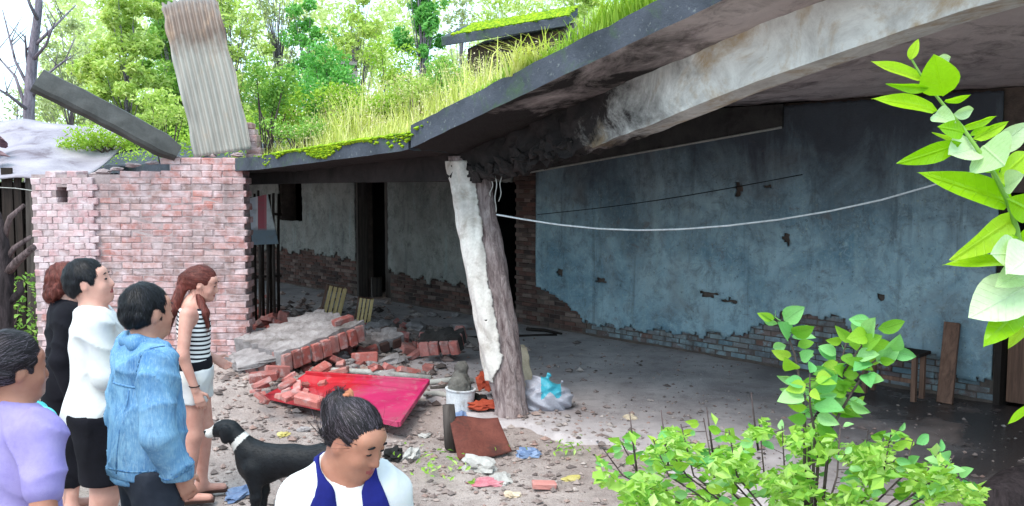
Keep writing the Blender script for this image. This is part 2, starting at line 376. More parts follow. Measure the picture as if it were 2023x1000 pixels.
def m_brick(name, cols, grime=(60, 52, 50), gr=.5, lime=None, src='obj', limeat=(.5, .68)):
    t = NT(name); r = t.objrand() if src == 'obj' else t.island(); st = [(i / (len(cols) - 1), lin(c)) for i, c in enumerate(cols)]
    c = t.ramp(r, st); tco = 'Object'
    gp = t.n('ShaderNodeNewGeometry').outputs['Position']
    def wn_(sc, d=8, ro=.7):
        nd = t.n('ShaderNodeTexNoise'); nd.inputs['Scale'].default_value = sc; nd.inputs['Detail'].default_value = d; nd.inputs['Roughness'].default_value = ro; t.l(gp, nd.inputs['Vector']); return nd.outputs['Fac']
    c = t.mix(t.rng(wn_(16), .4, .7, 0, .55), c, t.mix(1., c, (.62, .6, .62, 1), 'MULTIPLY'))
    if lime: c = t.mix(t.rng(wn_(7), limeat[0], limeat[1], 0, .8), c, lin(lime))
    c = t.mix(t.rng(wn_(2.0), .52, .74, 0, gr), c, lin(grime))
    mpn = t.n('ShaderNodeMapping'); mpn.inputs['Scale'].default_value = (1, 1, .16); t.l(gp, mpn.inputs['Vector']); nd = t.n('ShaderNodeTexNoise'); nd.inputs['Scale'].default_value = 7; nd.inputs['Detail'].default_value = 7; t.l(mpn.outputs['Vector'], nd.inputs['Vector']); c = t.mix(t.rng(nd.outputs['Fac'], .54, .72, 0, gr * .75), c, lin(grime)); c = t.mix(t.rng(wn_(.9, 6), .5, .68, 0, gr * .5), c, lin(grime))
    t.color(c); t.rough(.93, .15); t.bump(wn_(45, 5), .6, .012); MATS[name] = t.m
def m_wood(name, ca, cb, axis=2, rough=.85):
    t = NT(name); st = [1, 1, 1]; st[axis] = .06
    c = t.mix(t.rng(t.noise(22, 7, .7, .5, tuple(st)), .32, .68), lin(ca), lin(cb))
    c = t.mix(t.rng(t.noise(4, 6, .7), .55, .75, 0, .5), c, t.mix(1., c, (.45, .42, .4, 1), 'MULTIPLY'))
    t.color(c); t.rough(rough, .2); t.bump(t.noise(30, 6, .7, .3, tuple(st)), .6, .01); MATS[name] = t.m
def m_bark(name, ca, cb):
    t = NT(name); c = t.mix(t.rng(t.noise(16, 8, .75, .8, (1, 1, .22)), .36, .64), lin(ca), lin(cb))
    t.color(c); t.rough(.95, .1); t.bump(t.noise(18, 8, .75, .8, (1, 1, .25)), 1., .03); MATS[name] = t.m

m_ground(); m_floor(); m_wet(); m_soffit(); m_fascia(); m_beam()
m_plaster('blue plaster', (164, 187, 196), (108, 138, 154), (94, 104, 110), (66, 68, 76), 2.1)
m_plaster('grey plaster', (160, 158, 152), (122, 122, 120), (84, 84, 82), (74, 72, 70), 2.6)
PINKS = [(158, 112, 106), (184, 140, 136), (176, 116, 108), (198, 164, 160), (150, 124, 120), (186, 128, 120), (136, 114, 110)]
m_brick('pink brick', PINKS, (124, 112, 112), .8, (212, 192, 196), limeat=(.4, .64))
m_brick('pink brick lump', PINKS, (124, 112, 112), .8, (212, 192, 196), src='island', limeat=(.4, .64))
m_brick('pale brick', [(196, 156, 158), (208, 178, 180), (184, 136, 138), (214, 192, 192), (170, 140, 140)], (148, 128, 130), .6, (216, 200, 204), limeat=(.42, .64))
m_brick('blue brick', [(126, 146, 154), (132, 100, 90), (108, 130, 140), (118, 90, 82), (146, 164, 168), (104, 82, 76), (124, 134, 138)], (70, 60, 58), .8, (140, 158, 164), limeat=(.5, .62))
m_brick('dark brick', [(84, 64, 60), (116, 84, 76), (70, 58, 56), (132, 112, 104), (92, 70, 64)], (40, 36, 36), .7)
m_brick('dark brick lump', [(84, 64, 60), (116, 84, 76), (70, 58, 56), (132, 112, 104), (92, 70, 64)], (40, 36, 36), .7, src='island')
m_brick('red brick', [(172, 92, 84), (196, 118, 110), (150, 84, 78), (204, 140, 132), (180, 100, 96)], (98, 86, 84), .7, (190, 176, 174))
mk('mortar', (186, 168, 168), (150, 130, 130), 9, rough=.95, bump=.6)
mk('dark mortar', (58, 54, 53), (42, 39, 38), 9, rough=.95, bump=.6)
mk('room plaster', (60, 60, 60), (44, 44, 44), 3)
mk('chunk mortar', (178, 170, 170), (134, 126, 126), 7, stain=(104, 96, 92), rough=.95, bump=.8, bdist=.02)
m_wood('grey wood', (92, 84, 80), (54, 48, 46)); m_wood('brown wood', (134, 100, 84), (84, 62, 54)); m_wood('dark wood', (56, 46, 42), (34, 29, 27))
m_wood('pale wood', (238, 214, 160), (206, 176, 124))
m_bark('bark', (126, 108, 108), (60, 50, 50)); m_bark('dark bark', (74, 64, 66), (36, 32, 33)); m_bark('pale bark', (150, 140, 150), (96, 88, 98)); m_bark('column core', (190, 172, 170), (104, 86, 86))
mk('column plaster', (226, 220, 214), (190, 180, 174), 4, stain=(150, 138, 128), stain_scale=3.2, stain_at=(.5, .68), fine=40, bump=.7)
MATS['moss'] = leaf_mat('moss', (92, 128, 14), (140, 172, 16), (170, 190, 30), .15, .9)
mk('galvanised', (170, 172, 170), (140, 142, 142), 3, rough=.45, spec=.5, bump=.12, metal=.35, fine=30)
mk('dark tin', (84, 82, 80), (58, 56, 54), 5, rough=.6, spec=.4, bump=.3, metal=.3, stretch=(1, 1, 1))

# ================================================================== GROUND, FLOOR
def ground_h(x, y):
    h = .018 * snoise(x * 2.1, y * 2.1, 1.) + .01 * snoise(x * 6, y * 6, 2.)
    def bump(cx, cy, rx, ry, a): return a * np.exp(-(((x - cx) / rx) ** 2 + ((y - cy) / ry) ** 2))
    h = h + bump(-3.0, 9.2, 1.0, .55, .13) + bump(-2.9, 11.3, 1.1, 1.0, .22) + bump(-1.6, 12.2, 1.3, 1.1, .1)
    far = np.clip((y - 24) / 60, 0, 1); h = h + far * .6
    return h - .02
def lo_hi(a, b, st, far): 
    core = np.arange(a, b, st); g = np.cumsum(st * 1.25 ** np.arange(1, 60)); g = g[g < far]
    return np.concatenate([(a - g)[::-1], core, b + g])
gx = lo_hi(-7.5, 7.5, .075, 900); gy = lo_hi(1.5, 20, .075, 900)
GX, GY = np.meshgrid(gx, gy, indexing='ij'); GZ = ground_h(GX, GY)
def grid_faces(a, b):
    i = np.arange(a * b).reshape(a, b); return np.stack([i[:-1, :-1], i[1:, :-1], i[1:, 1:], i[:-1, 1:]], -1).reshape(-1, 4)
o = obj('ground', fast_mesh(np.stack([GX, GY, GZ], -1).reshape(-1, 3), grid_faces(len(gx), len(gy))), MATS['ground'], smooth=True); tag(o, kind='structure')

# concrete floor of the open gallery, its front edge broken
ns, nw = 180, 60; ss = np.linspace(-11, 9.5, ns); V = []
for s in ss:
    e = 3.95 + .12 * math.sin(s * 2.3) + .08 * math.sin(s * 5.9 + 1) + .04 * math.sin(s * 13)
    for k in range(nw):
        w = e * k / (nw - 1); z = .022 + .006 * math.sin(s * 3 + w * 2) + .004 * math.sin(s * 9 - w * 7)
        if k >= nw - 1: z = -.06
        V.append(HP(s, w, z))
o = obj('floor', fast_mesh(np.array(V), grid_faces(ns, nw)[:, ::-1]), MATS['floor'], smooth=True); tag(o, kind='structure')
# ================================================================== THE HOUSE
house = empty('ruined_house', HP(0, 0, 0), 0, 'low ruined house with caved-in concrete roof, leaning column and open blue gallery', 'house')
HI = Matrix.Translation(-Vector(house.location))
def hpart(name, me, mat, parent=None, smooth=None):
    o = obj(name, me, mat, parent or house, smooth=smooth)
    if parent is None: o.matrix_parent_inverse = HI
    return o
def hbox(mb, s0, s1, w0, w1, z0, z1):
    mb.hexa([HP(s0, w0, z0), HP(s1, w0, z0), HP(s1, w1, z0), HP(s0, w1, z0), HP(s0, w0, z1), HP(s1, w0, z1), HP(s1, w1, z1), HP(s0, w1, z1)])
mb = MB(); WT = 3.1
for s0, s1, z0, z1 in [(-10.5, -7.79, 0, WT), (-7.79, -6.86, 0, 1.37), (-7.79, -6.86, 2.35, WT), (-6.86, -4.86, 0, WT), (-4.86, -3.79, 2.42, WT), (-3.79, -1.35, 0, WT), (-1.35, -.45, 2.2, WT), (-.45, 6.42, 0, WT), (6.42, 7.35, 2.1, WT), (7.35, 9.5, 0, WT)]:
    hbox(mb, s0, s1, -.35, 0, z0, z1)
mk('wall core', (112, 98, 90), (82, 72, 68), 7, rough=.95, bump=.7); wall = hpart('wall', mesh(mb.v, mb.f), MATS['wall core'])
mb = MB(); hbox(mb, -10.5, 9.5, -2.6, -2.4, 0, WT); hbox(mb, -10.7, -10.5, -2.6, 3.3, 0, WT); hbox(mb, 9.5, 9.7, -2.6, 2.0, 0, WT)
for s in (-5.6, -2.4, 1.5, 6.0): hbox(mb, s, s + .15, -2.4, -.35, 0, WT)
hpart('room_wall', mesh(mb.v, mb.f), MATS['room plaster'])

# exposed brick zones: (s, top of the bare brickwork)
EXP = np.array([(-.45, .6), (0.02, .62), (.35, .56), (.75, .4), (1.13, .17), (2.29, .24), (3.1, .25), (3.38, .30), (3.62, .36), (3.8, .51), (4.13, .66), (4.75, .68), (5.05, .57), (5.44, .49), (5.91, .38), (6.11, .24), (6.45, .22)])
EXPG = np.array([(-10.5, .7), (-7, .75), (-6.6, .78), (-4.9, .7), (-3.79, .56), (-2.4, .5), (-1.35, .52)])
def plaster_sheet(name, s0, s1, z0, z1, keep, mat, w=.024, st=.035):
    S = np.arange(s0, s1 + 1e-6, st); Z = np.arange(z0, z1 + 1e-6, st); SS, ZZ = np.meshgrid(S, Z, indexing='ij')
    J = st * .3; SJ = SS + RS.uniform(-J, J, SS.shape); ZJ = ZZ + RS.uniform(-J, J, SS.shape); SJ[0] = S[0]; SJ[-1] = S[-1]
    WW = w + .006 * snoise(SS * 2.5, ZZ * 2.5, 3.) + .003 * snoise(SS * 9, ZZ * 8, 5.)
    P = W0[None, None] + U * SJ[..., None] + N * WW[..., None]; P[..., 2] = ZJ
    f = grid_faces(len(S), len(Z)); k = keep(SS, ZZ)[:-1, :-1].ravel(); f = f[k][:, ::-1]
    used = np.unique(f); mp = np.full(P.size // 3, -1); mp[used] = np.arange(len(used))
    o = hpart(name, fast_mesh(P.reshape(-1, 3)[used], mp[f]), MATS[mat], wall, True)
    o.matrix_parent_inverse = Matrix.Identity(4)
    md = o.modifiers.new('thickness', 'SOLIDIFY'); md.thickness = .028; md.offset = -1 if True else 1
    return o
def bnoise(s, z): return .05 * snoise(s * 3.1, z * 3.1, 4.) + .035 * snoise(s * 9.3, z * 8.1, 6.) + .015 * snoise(s * 27, z * 25, 7.)
def spall(S, Z, c, r, sd): return ((S - c[0]) / r[0]) ** 2 + ((Z - c[1]) / r[1]) ** 2 + .5 * snoise(S * 9, Z * 9, sd) < 1
def keep_blue(S, Z):
    k = Z > np.interp(S, EXP[:, 0], EXP[:, 1]) + bnoise(S, Z)
    for c, r, sd in [(WP(1400, 582), (.16, .035), 1), (WP(1440, 596), (.12, .03), 2), (WP(1190, 556), (.12, .03), 3), (WP(1110, 540), (.07, .06), 4), (WP(1460, 378), (.05, .09), 5), (WP(1555, 475), (.045, .06), 6), (WP(1742, 590), (.035, .04), 8), (WP(1410, 665), (.12, .05), 9), (WP(1520, 372), (.04, .03), 3)]:
        k &= ~spall(S, Z, c, r, sd)
    return k
def keep_grey(S, Z):
    k = Z > np.interp(S, EXPG[:, 0], EXPG[:, 1]) + 1.5 * bnoise(S, Z)
    k &= ~((S > -4.86 - .02) & (S < -3.79) & (Z < 2.42)); k &= ~((S > -1.37) & (S < -.45) & (Z < 2.2)); k &= ~((S > -7.81) & (S < -6.86) & (Z > 1.37) & (Z < 2.35))
    k &= ~(S > -.5)
    return k
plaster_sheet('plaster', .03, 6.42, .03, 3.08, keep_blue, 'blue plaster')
plaster_sheet('plaster', -10.4, -.46, .03, 3.08, keep_grey, 'grey plaster')
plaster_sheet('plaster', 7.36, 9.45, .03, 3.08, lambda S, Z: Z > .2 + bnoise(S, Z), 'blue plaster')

BR = [rough_box((.205, .09, .056), .006, .004, i) for i in range(8)]
def wall_bricks(s0, s1, z0, ztop, mat, keep=None, pitch=.22, course=.066, as_parts=True, parent=None, depth=.0):
    mb = MB(); nz = 0; z = z0; meshes = []
    for m in BR:
        c = m.copy(); c.materials.clear(); c.materials.append(MATS[mat]); meshes.append(c)
    row = 0; out = 0
    while z < ztop:
        s = s0 + (pitch / 2 if row % 2 else 0)
        while s + pitch * .6 < s1:
            cs = s + pitch / 2
            if keep is None or keep(cs, z):
                w = -.035 + random.uniform(-.006, .008) + depth; M = Matrix.Translation(HP(cs, w, z + course / 2)) @ Euler((0, R(random.uniform(-1, 1)), HROT + R(random.uniform(-1.5, 1.5)))).to_matrix().to_4x4()
                if as_parts:
                    o = obj('brick', random.choice(meshes), None, parent); o.matrix_local = M if parent is not wall else M; out += 1
                else:
                    me = random.choice(BR); mb.add([M @ v.co for v in me.vertices], [tuple(p.vertices) for p in me.polygons])
            s += pitch * random.uniform(.97, 1.03)
        z += course; row += 1
    if not as_parts:
        o = hpart('brickwork', mesh(mb.v, mb.f), MATS[mat], parent); o.matrix_parent_inverse = Matrix.Identity(4); o['kind'] = 'stuff'
    return out
wall_loc = Matrix.Identity(4)
wall.matrix_parent_inverse = HI
nb_ = wall_bricks(1.0, 6.42, .05, .8, 'blue brick', lambda s, z: z < np.interp(s, EXP[:, 0], EXP[:, 1]) + .1, parent=wall)
nb_ += wall_bricks(-3.78, -1.36, .05, .75, 'dark brick', lambda s, z: z < np.interp(s, EXPG[:, 0], EXPG[:, 1]) + .1, parent=wall)
wall_bricks(-.44, .06, .05, 2.9, 'dark brick lump', None, .17, .066, False, wall, .012)
wall_bricks(.05, 1.0, .05, .62, 'dark brick lump', lambda s, z: z < np.interp(s, EXP[:, 0], EXP[:, 1]) + .05, as_parts=False, parent=wall)
wall_bricks(-10.3, -4.9, .05, .95, 'dark brick lump', lambda s, z: z < np.interp(s, EXPG[:, 0], EXPG[:, 1]) + .1, as_parts=False, parent=wall)
print('wall bricks', nb_)

# roof: right slab still up on its far end, broken over the column; left slab fallen forward onto the brick wall
FB = np.array([(-4, 2.28), (.2, 2.34), (2.97, 2.48), (3.68, 2.66), (4.86, 2.96), (5.74, 3.18), (6.29, 3.32), (7.4, 3.52), (9, 3.7), (12, 3.85)])
BB = np.array([(-4, 2.14), (0, 2.19), (2.9, 2.21), (3.44, 2.25), (4.47, 2.45), (5.14, 2.63), (6.0, 2.87), (6.85, 3.06), (7.45, 3.19), (9, 3.42), (12, 3.6)])
def slab_bottom(s, w):
    f = np.interp(s, FB[:, 0], FB[:, 1]); b = WT + .012; t = np.clip(w / 3.9, 0, 1); t = t ** 1.25
    return b + (f - b) * t
def roof_slab(name, s0, s1, w0, w1, th, seed, ragged):
    S = np.linspace(s0, s1, int((s1 - s0) / .09)); W = np.linspace(w0, w1, int((w1 - w0) / .09)); SS, WW = np.meshgrid(S, W, indexing='ij')
    SJ = SS.copy(); 
    if ragged == 'lo': SJ[0] += .05 * np.sin(W * 7 + seed) + .04 * np.sin(W * 17); 
    if ragged == 'hi': SJ[-1] += .05 * np.sin(W * 6 + seed) + .04 * np.sin(W * 15)
    WJ = WW.copy(); WJ[:, -1] += .004 * np.sin(S * 9 + seed) + .004 * np.sin(S * 23)
    fe = np.clip((4.4 - WW) * 3, .2, 1); B = slab_bottom(SJ, WJ) + fe * (.012 * snoise(SS * 4, WW * 4, seed) + .006 * snoise(SS * 13, WW * 12, seed)); T = slab_bottom(SJ, WJ) + th + .006 * snoise(SS * 7, WW * 3, seed + 2) + RS.uniform(-.004, .004, SS.shape)
    P = W0[None, None] + U * SJ[..., None] + N * WJ[..., None]
    PB = P.copy(); PB[..., 2] = B; PT = P.copy(); PT[..., 2] = T
    n1, n2 = SS.shape; f = grid_faces(n1, n2); k = n1 * n2; i = np.arange(k).reshape(n1, n2)
    V = np.concatenate([PB.reshape(-1, 3), PT.reshape(-1, 3)]); F = [f, f[:, ::-1] + k]; MI = [np.zeros(len(f)), np.full(len(f), 2)]
    for e, rev, mi in ((i[:, -1], 0, 1), (i[:, 0], 1, 1), (i[0], 0, 1), (i[-1], 1, 1)):
        q = np.stack([e[:-1], e[1:], e[1:] + k, e[:-1] + k], 1); F.append(q[:, ::-1] if rev else q); MI.append(np.full(len(q), mi))
    me = fast_mesh(V, np.concatenate(F)); me.polygons.foreach_set('material_index', np.concatenate(MI).astype(np.int32))
    bm = bmesh.new(); bm.from_mesh(me); bmesh.ops.recalc_face_normals(bm, faces=bm.faces); bm.to_mesh(me); bm.free()
    o = hpart(name, me, [MATS['soffit'], MATS['fascia'], MATS['fascia']], smooth=True); me.set_sharp_from_angle(angle=R(35)); return o
mk('roof soil', (112, 104, 70), (84, 84, 48), 3, stain=(98, 116, 50))
slab_r = roof_slab('roof_slab', 2.98, 12, -2.8, 4.58, .20, 1., 'lo'); slab_r['label'] = 'tilted concrete roof slab with dark mouldy underside'
slab_l = roof_slab('roof_slab', -4.2, 2.99, -2.8, 4.58, .15, 5., 'hi'); slab_l['label'] = 'sunken concrete roof slab overgrown with grass and moss'
roof2 = roof_slab('roof_slab', -10.6, -4.3, -2.8, 3.6, .15, 9., None)

# beam on the column line, crumbled near the column
bs = np.concatenate([np.linspace(-4, 2.4, 20), np.linspace(2.5, 5.3, 64), np.linspace(5.4, 12, 40)]); V = []; m = 28
for s in bs:
    b = np.interp(s, BB[:, 0], BB[:, 1]); t = slab_bottom(s, 3.72) + .03; rag = math.exp(-((s - 3.9) / .75) ** 2)
    w0, w1 = 3.58, 3.88
    loop = [(w1, b + (t - b) * k / 9) for k in range(10)] + [(w1 + (w0 - w1) * k / 4, t) for k in range(1, 5)] + [(w0, t + (b - t) * k / 9) for k in range(1, 10)] + [(w0 + (w1 - w0) * k / 6, b) for k in range(1, 6)]
    for (w, z) in loop:
        q = .003 + .05 * rag
        w2 = w + q * float(snoise(np.float64(s * 9), np.float64(z * 11), 2.)) - .05 * rag * (w > 3.8) * (math.sin(s * 14 + z * 9) > .1); z2 = z + q * float(snoise(np.float64(s * 8 + 3), np.float64(w * 13 + z * 6), 4.)) * (z < t - .02)
        if abs(z - b) < .01 and s < 4.9 and s > 2.7: z2 += .05 * rag * abs(math.sin(s * 11 + w * 4))
        V.append(HP(s, w2, z2))
m = len(loop); nb2 = len(bs); F = []
for i in range(nb2 - 1):
    for k in range(m): F.append((i * m + k, i * m + (k + 1) % m, (i + 1) * m + (k + 1) % m, (i + 1) * m + k))
F += [tuple(range(m)), tuple(range((nb2 - 1) * m, nb2 * m))[::-1]]
me = mesh(V, F); bm = bmesh.new(); bm.from_mesh(me); bmesh.ops.recalc_face_normals(bm, faces=bm.faces); bm.to_mesh(me); bm.free()
beam = hpart('beam', me, MATS['beam'], smooth=True); me.set_sharp_from_angle(angle=R(38)); beam['label'] = 'peeling white limewashed beam crumbling towards the column'
# wall plate: shallow band along the top of the gallery wall
sa, za = WP(985, 352, .08); sb, zb = WP(1545, 252, .08); mb = MB(); mb.hexa([HP(sa, .03, za), HP(sb, .03, zb), HP(sb, .08, zb), HP(sa, .08, za), HP(sa, .03, 3.09), HP(sb, .03, 3.09), HP(sb, .08, 3.09), HP(sa, .08, 3.09)]); mk('plate plaster', (78, 76, 74), (56, 55, 56), 3, stain=(44, 42, 42)); hpart('wall_plate', mesh(mb.v, mb.f), MATS['plate plaster'])

# leaning column: bark-brown core, white plaster skin still on its left side
cb = Vector(G(1012, 824)); s_, z_ = WP(930, 345, 3.74); ct = Vector(HP(s_, 3.74, z_)); ct = cb + (ct - cb) * (2.45 / ct.z)
ax_ = (ct - cb); NC, NA = 70, 40
def col_ring(t, k, extra=0.):
    a = 2 * math.pi * k / NA; r = np.interp(t, [0, .06, .15, .3, .6, 1.0], [.148, .146, .168, .18, .184, .176])
    r += .012 * math.sin(3 * a + 4 * t) + .008 * math.sin(7 * a + 23 * t) + .006 * math.sin(13 * a - 31 * t)
    p = cb + ax_ * t; return p + Vector((math.cos(a), math.sin(a) * .95, 0)) * (r + extra)
V = [col_ring(i / (NC - 1), k) for i in range(NC) for k in range(NA)]; V = [(p.x, p.y, p.z - (.08 if n < NA else 0)) for n, p in enumerate(V)]
F = [(i * NA + k, i * NA + (k + 1) % NA, (i + 1) * NA + (k + 1) % NA, (i + 1) * NA + k) for i in range(NC - 1) for k in range(NA)]
F += [tuple(range(NA - 1, -1, -1)), tuple(range((NC - 1) * NA, NC * NA))]
column = hpart('column', mesh(V, F), MATS['column core'], smooth=True); column['label'] = 'leaning column with bare reddish core on one side'
V = []; F = []; n1, n2 = 160, 34; JAG = np.cumsum(RS.normal(size=160)) * 1.3; JAG = JAG - np.convolve(np.pad(JAG, 12, 'edge'), np.ones(25) / 25, 'valid') + RS.normal(size=160) * .8
for i in range(n1):
    t = .14 + .84 * i / (n1 - 1)
    hi = -86 + JAG[i] + 3 * math.sin(t * 9) + 14 * (t - .5); lo = -232
    if t < .24: hi -= (.24 - t) * 420
    for k in range(n2):
        a = R(lo + (hi - lo) * k / (n2 - 1)); V.append(col_ring(t, a * NA / (2 * math.pi), .010 + .004 * math.sin(t * 30 + a * 5)))
for i in range(n1 - 1):
    for k in range(n2 - 1):
        t = .14 + .84 * i / (n1 - 1)
        if math.sin(t * 57 + k * .9) * math.sin(k * .7 + t * 21) > .9985: continue
        F.append((i * n2 + k, i * n2 + k + 1, (i + 1) * n2 + k + 1, (i + 1) * n2 + k))
me = mesh(V, F); bm = bmesh.new(); bm.from_mesh(me); bmesh.ops.delete(bm, geom=[v for v in bm.verts if not v.link_faces], context='VERTS'); bm.to_mesh(me); bm.free()
o = hpart('plaster', me, MATS['column plaster'], column, True); o['label'] = 'white plaster skin flaking off the column'
md = o.modifiers.new('thickness', 'SOLIDIFY'); md.thickness = .018; md.offset = 1
column.matrix_parent_inverse = HI

# crumbled concrete hanging round the head of the column
mk('mouldy concrete', (64, 57, 56), (32, 29, 29), 9, stain=(120, 112, 106), stain_scale=7, stain_at=(.62, .7), rough=.95, bump=.9, bdist=.03)
for i in range(26):
    a = i * 2.4; s_ = 2.85 + .055 * i + .05 * math.sin(i * 5.1); p = HP(s_ + .1 * math.sin(a), 3.84 + .05 * math.cos(a * 1.7), float(np.interp(s_, BB[:, 0], BB[:, 1])) + .05 + .14 * abs(math.sin(a * 1.3)))
    o = obj('crumbled_concrete', lump((.09 + .04 * math.sin(a), .05, .06 + .03 * math.cos(a)), 500 + i, 2, .35), MATS['mouldy concrete'], house, p, (a, a * 2, a * 3)); o.matrix_parent_inverse = HI
# doors and fittings of the house
mb = MB(); hbox(mb, -4.33, -3.81, -.3, -.26, .03, 2.4); hpart('door', mesh(mb.v, mb.f), MATS['grey wood'])
mb = MB(); hbox(mb, -4.86, -4.8, -.2, .03, 0, 2.42); hbox(mb, -3.85, -3.79, -.2, .03, .55, 2.42); hbox(mb, -4.4, -4.36, -.2, .02, .05, .42); hpart('door_frame', mesh(mb.v, mb.f), MATS['grey wood'])
door = None
for i in range(4):
    mb = MB(); s0 = 6.5 + i * .2; hbox(mb, s0, s0 + .19, -.12, -.08, .05 + .02 * (i % 2), .98); o = hpart('plank', mesh(mb.v, mb.f), MATS['brown wood'])
mb = MB(); hbox(mb, 6.42, 6.48, -.2, .04, 0, 2.1); hpart('door_frame', mesh(mb.v, mb.f), MATS['dark wood'])
def wire(name, pts, r, mat, parent=None, label=None, cat=None):
    mb = MB(); mb.tube(pts, r, 6); o = mb.build(name, mat, parent, True)
    if label: tag(o, label, cat)
    return o
mk('pale rope', (226, 228, 230), (190, 192, 196), 20, bump=.2); mk('dark wire', (40, 38, 38), (28, 27, 27), 20); mk('pale paint', (190, 188, 184), (160, 158, 152), 12)
pts = []
for i in range(41):
    t = i / 40; px = 981 + (1995 - 981) * t; y = np.interp(t, [0, .05, .12, .2, .28, .36, .45, .55, .65, .75, .85, .93, 1], [424, 433, 444, 452, 455, 453, 446, 434, 417, 395, 366, 338, 310]); pts.append(A(px, y, 8.27 - 1.2 * t))
wire('clothes_line', pts, .0085, MATS['pale rope'], None, 'white clothes line sagging from the leaning column across the blue wall', 'clothes line')
s1, z1 = WP(1062, 424, .06); s2, z2 = WP(1585, 345, .06)
o = wire('electric_wire', [HP(s1 + (s2 - s1) * t, .06, z1 + (z2 - z1) * t - .05 * math.sin(math.pi * t)) for t in np.linspace(0, 1, 12)], .005, MATS['dark wire'], None, 'thin dark wire strung along the top of the blue wall', 'wire')
s1, z1 = WP(985, 352, .08); s2, z2 = WP(1545, 252, .08)
wire('conduit', [HP(s1 + (s2 - s1) * t, .09, z1 + (z2 - z1) * t) for t in np.linspace(0, 1, 8)], .014, MATS['pale paint'], house).matrix_parent_inverse = HI
for i, (px, y0, y1) in enumerate([(978, 348, 420), (988, 346, 398), (972, 350, 388)]):
    wire('torn_cord', [A(px + 2.2 * math.sin(j * .9 + i * 2) + 2 * math.sin(j * .35 + i), y0 + (y1 - y0) * j / 9, 8.2 + .03 * i) for j in range(10)], .005, MATS['pale paint'], house).matrix_parent_inverse = HI

# ================================================================== BRICK WALL WITH PILLAR
BWY = 10.4
bw = empty('brick_wall', (-4.4, BWY, 0), 0, 'free-standing worn pink brick wall with paler pillar end behind the bystanders', 'wall')
BI = Matrix.Translation(-Vector(bw.location))
XL, XM, XR = A(66, 500, BWY)[0], A(176, 500, BWY)[0], A(484, 500, BWY)[0]
mb = MB()
hx, hz = A(122, 385, BWY)[0], A(122, 385, BWY)[2]; x0, x1 = XL + .01, XM + .005
for a_, b_, c_, d_ in ((x0, hx - .07, .0, 2.29), (hx + .07, x1, .0, 2.29), (hx - .07, hx + .07, .0, hz - .09), (hx - .07, hx + .07, hz + .09, 2.29)): mb.box(((a_ + b_) / 2, BWY + .15, (c_ + d_) / 2), (b_ - a_, .284, d_ - c_))
mb.box((hx, BWY + .27, hz), (.2, .02, .24))
mb.box(((XM + XR) / 2 - .01, BWY + .165, 1.14), (XR - XM - .01, .236, 2.3)); mb.box((XR - .45, BWY + .15, 2.36), (.85, .2, .16))
core = mb.build('mortar_core', MATS['mortar'], bw); core.matrix_parent_inverse = BI
cand = []
BL = [rough_box((.239, .25, .0735), .009, .006, 20 + i) for i in range(8)]; BH = [rough_box((.1185, .30, .0735), .009, .006, 40 + i) for i in range(8)]
for m in BL: m.materials.append(MATS['pink brick'])
for m in BH: m.materials.append(MATS['pale brick'])
course = .077
def wall_top(x):
    if x < XM: return 2.30 + .03 * math.sin(x * 23)
    px = (x / BWY) * F_PX + 1011.5
    return np.interp(px, [176, 200, 230, 250, 318, 322, 400, 484], [2.24, 2.2, 2.24, 2.32, 2.36, 2.47, 2.49, 2.5]) + .01 * math.sin(x * 40)
row = 0; z = .02
while z < 2.6:
    x = XL + (.06 if row % 2 else 0)
    while x + .06 < XM + .02:
        if z + course < wall_top(x + .06) + .02 and not (abs(x + .06 - A(122, 385, BWY)[0]) < .065 and abs(z + .04 - A(122, 385, BWY)[2]) < .1):
            cand.append((x + .06, z + course / 2, 'h', BWY + .15))
        x += .121
    x = XM + (.12 if row % 2 else 0) + .005
    if row % 2 and z + course < wall_top(XM + .05): cand.append((XM + .06, z + course / 2, 'hh', BWY + .155))
    while x + .12 < XR + .02:
        cx = min(x + .12, XR - .1)
        if z + course < wall_top(cx) + .02: cand.append((cx, z + course / 2, 'l', BWY + .165))
        x += .243
    z += course; row += 1
def hidden(c):
    px = c[0] / BWY * F_PX + 1011.5; py = 360 + (CAM_H - c[1]) / BWY * F_PX
    return (px < 120 and py > 640) or (px < 235 and py > 545) or (px < 335 and py > 590) or (px < 425 and py > 560) or py > 720
cand.sort(key=lambda c: (hidden(c), -c[1]))
mb = MB(); mbh = MB()
for i, (x, z, k, y) in enumerate(cand):
    me = random.choice(BH if k[0] == 'h' else BL)
    M = Matrix.Translation((x + random.uniform(-.004, .004), y + random.uniform(-.006, .005), z)) @ Euler((R(random.uniform(-1.5, 1.5)), R(random.uniform(-1.2, 1.2)), R(random.uniform(-1.6, 1.6)))).to_matrix().to_4x4()
    if i < 300:
        o = obj('brick', me, None, bw); o.matrix_parent_inverse = BI; o.matrix_basis = M
    else: mb.add([M @ v.co for v in me.vertices], [tuple(p.vertices) for p in me.polygons])
o = mb.build('brickwork', MATS['pink brick lump'], bw); o.matrix_parent_inverse = BI; o['kind'] = 'stuff'
# broken stub of brickwork standing behind the tin on the wall's end
mb = MB()
for i in range(6):
    M = Matrix.Translation((XR + .03 + .012 * math.sin(i * 2.3) - .01 * i, BWY + .42, 2.5 + i * .075)); me = BL[i]
    mb.add([M @ (v.co * Vector((.62 - .06 * i if False else .7, 1, 1)).xyz if False else Vector((v.co.x * (.75 - .08 * i), v.co.y * .8, v.co.z))) for v in me.vertices] if False else [M @ Vector((v.co.x * (.8 - .08 * i), v.co.y * .7, v.co.z)) for v in me.vertices], [tuple(p.vertices) for p in me.polygons])
o = mb.build('broken_stub', MATS['pink brick lump'], bw); o.matrix_parent_inverse = BI
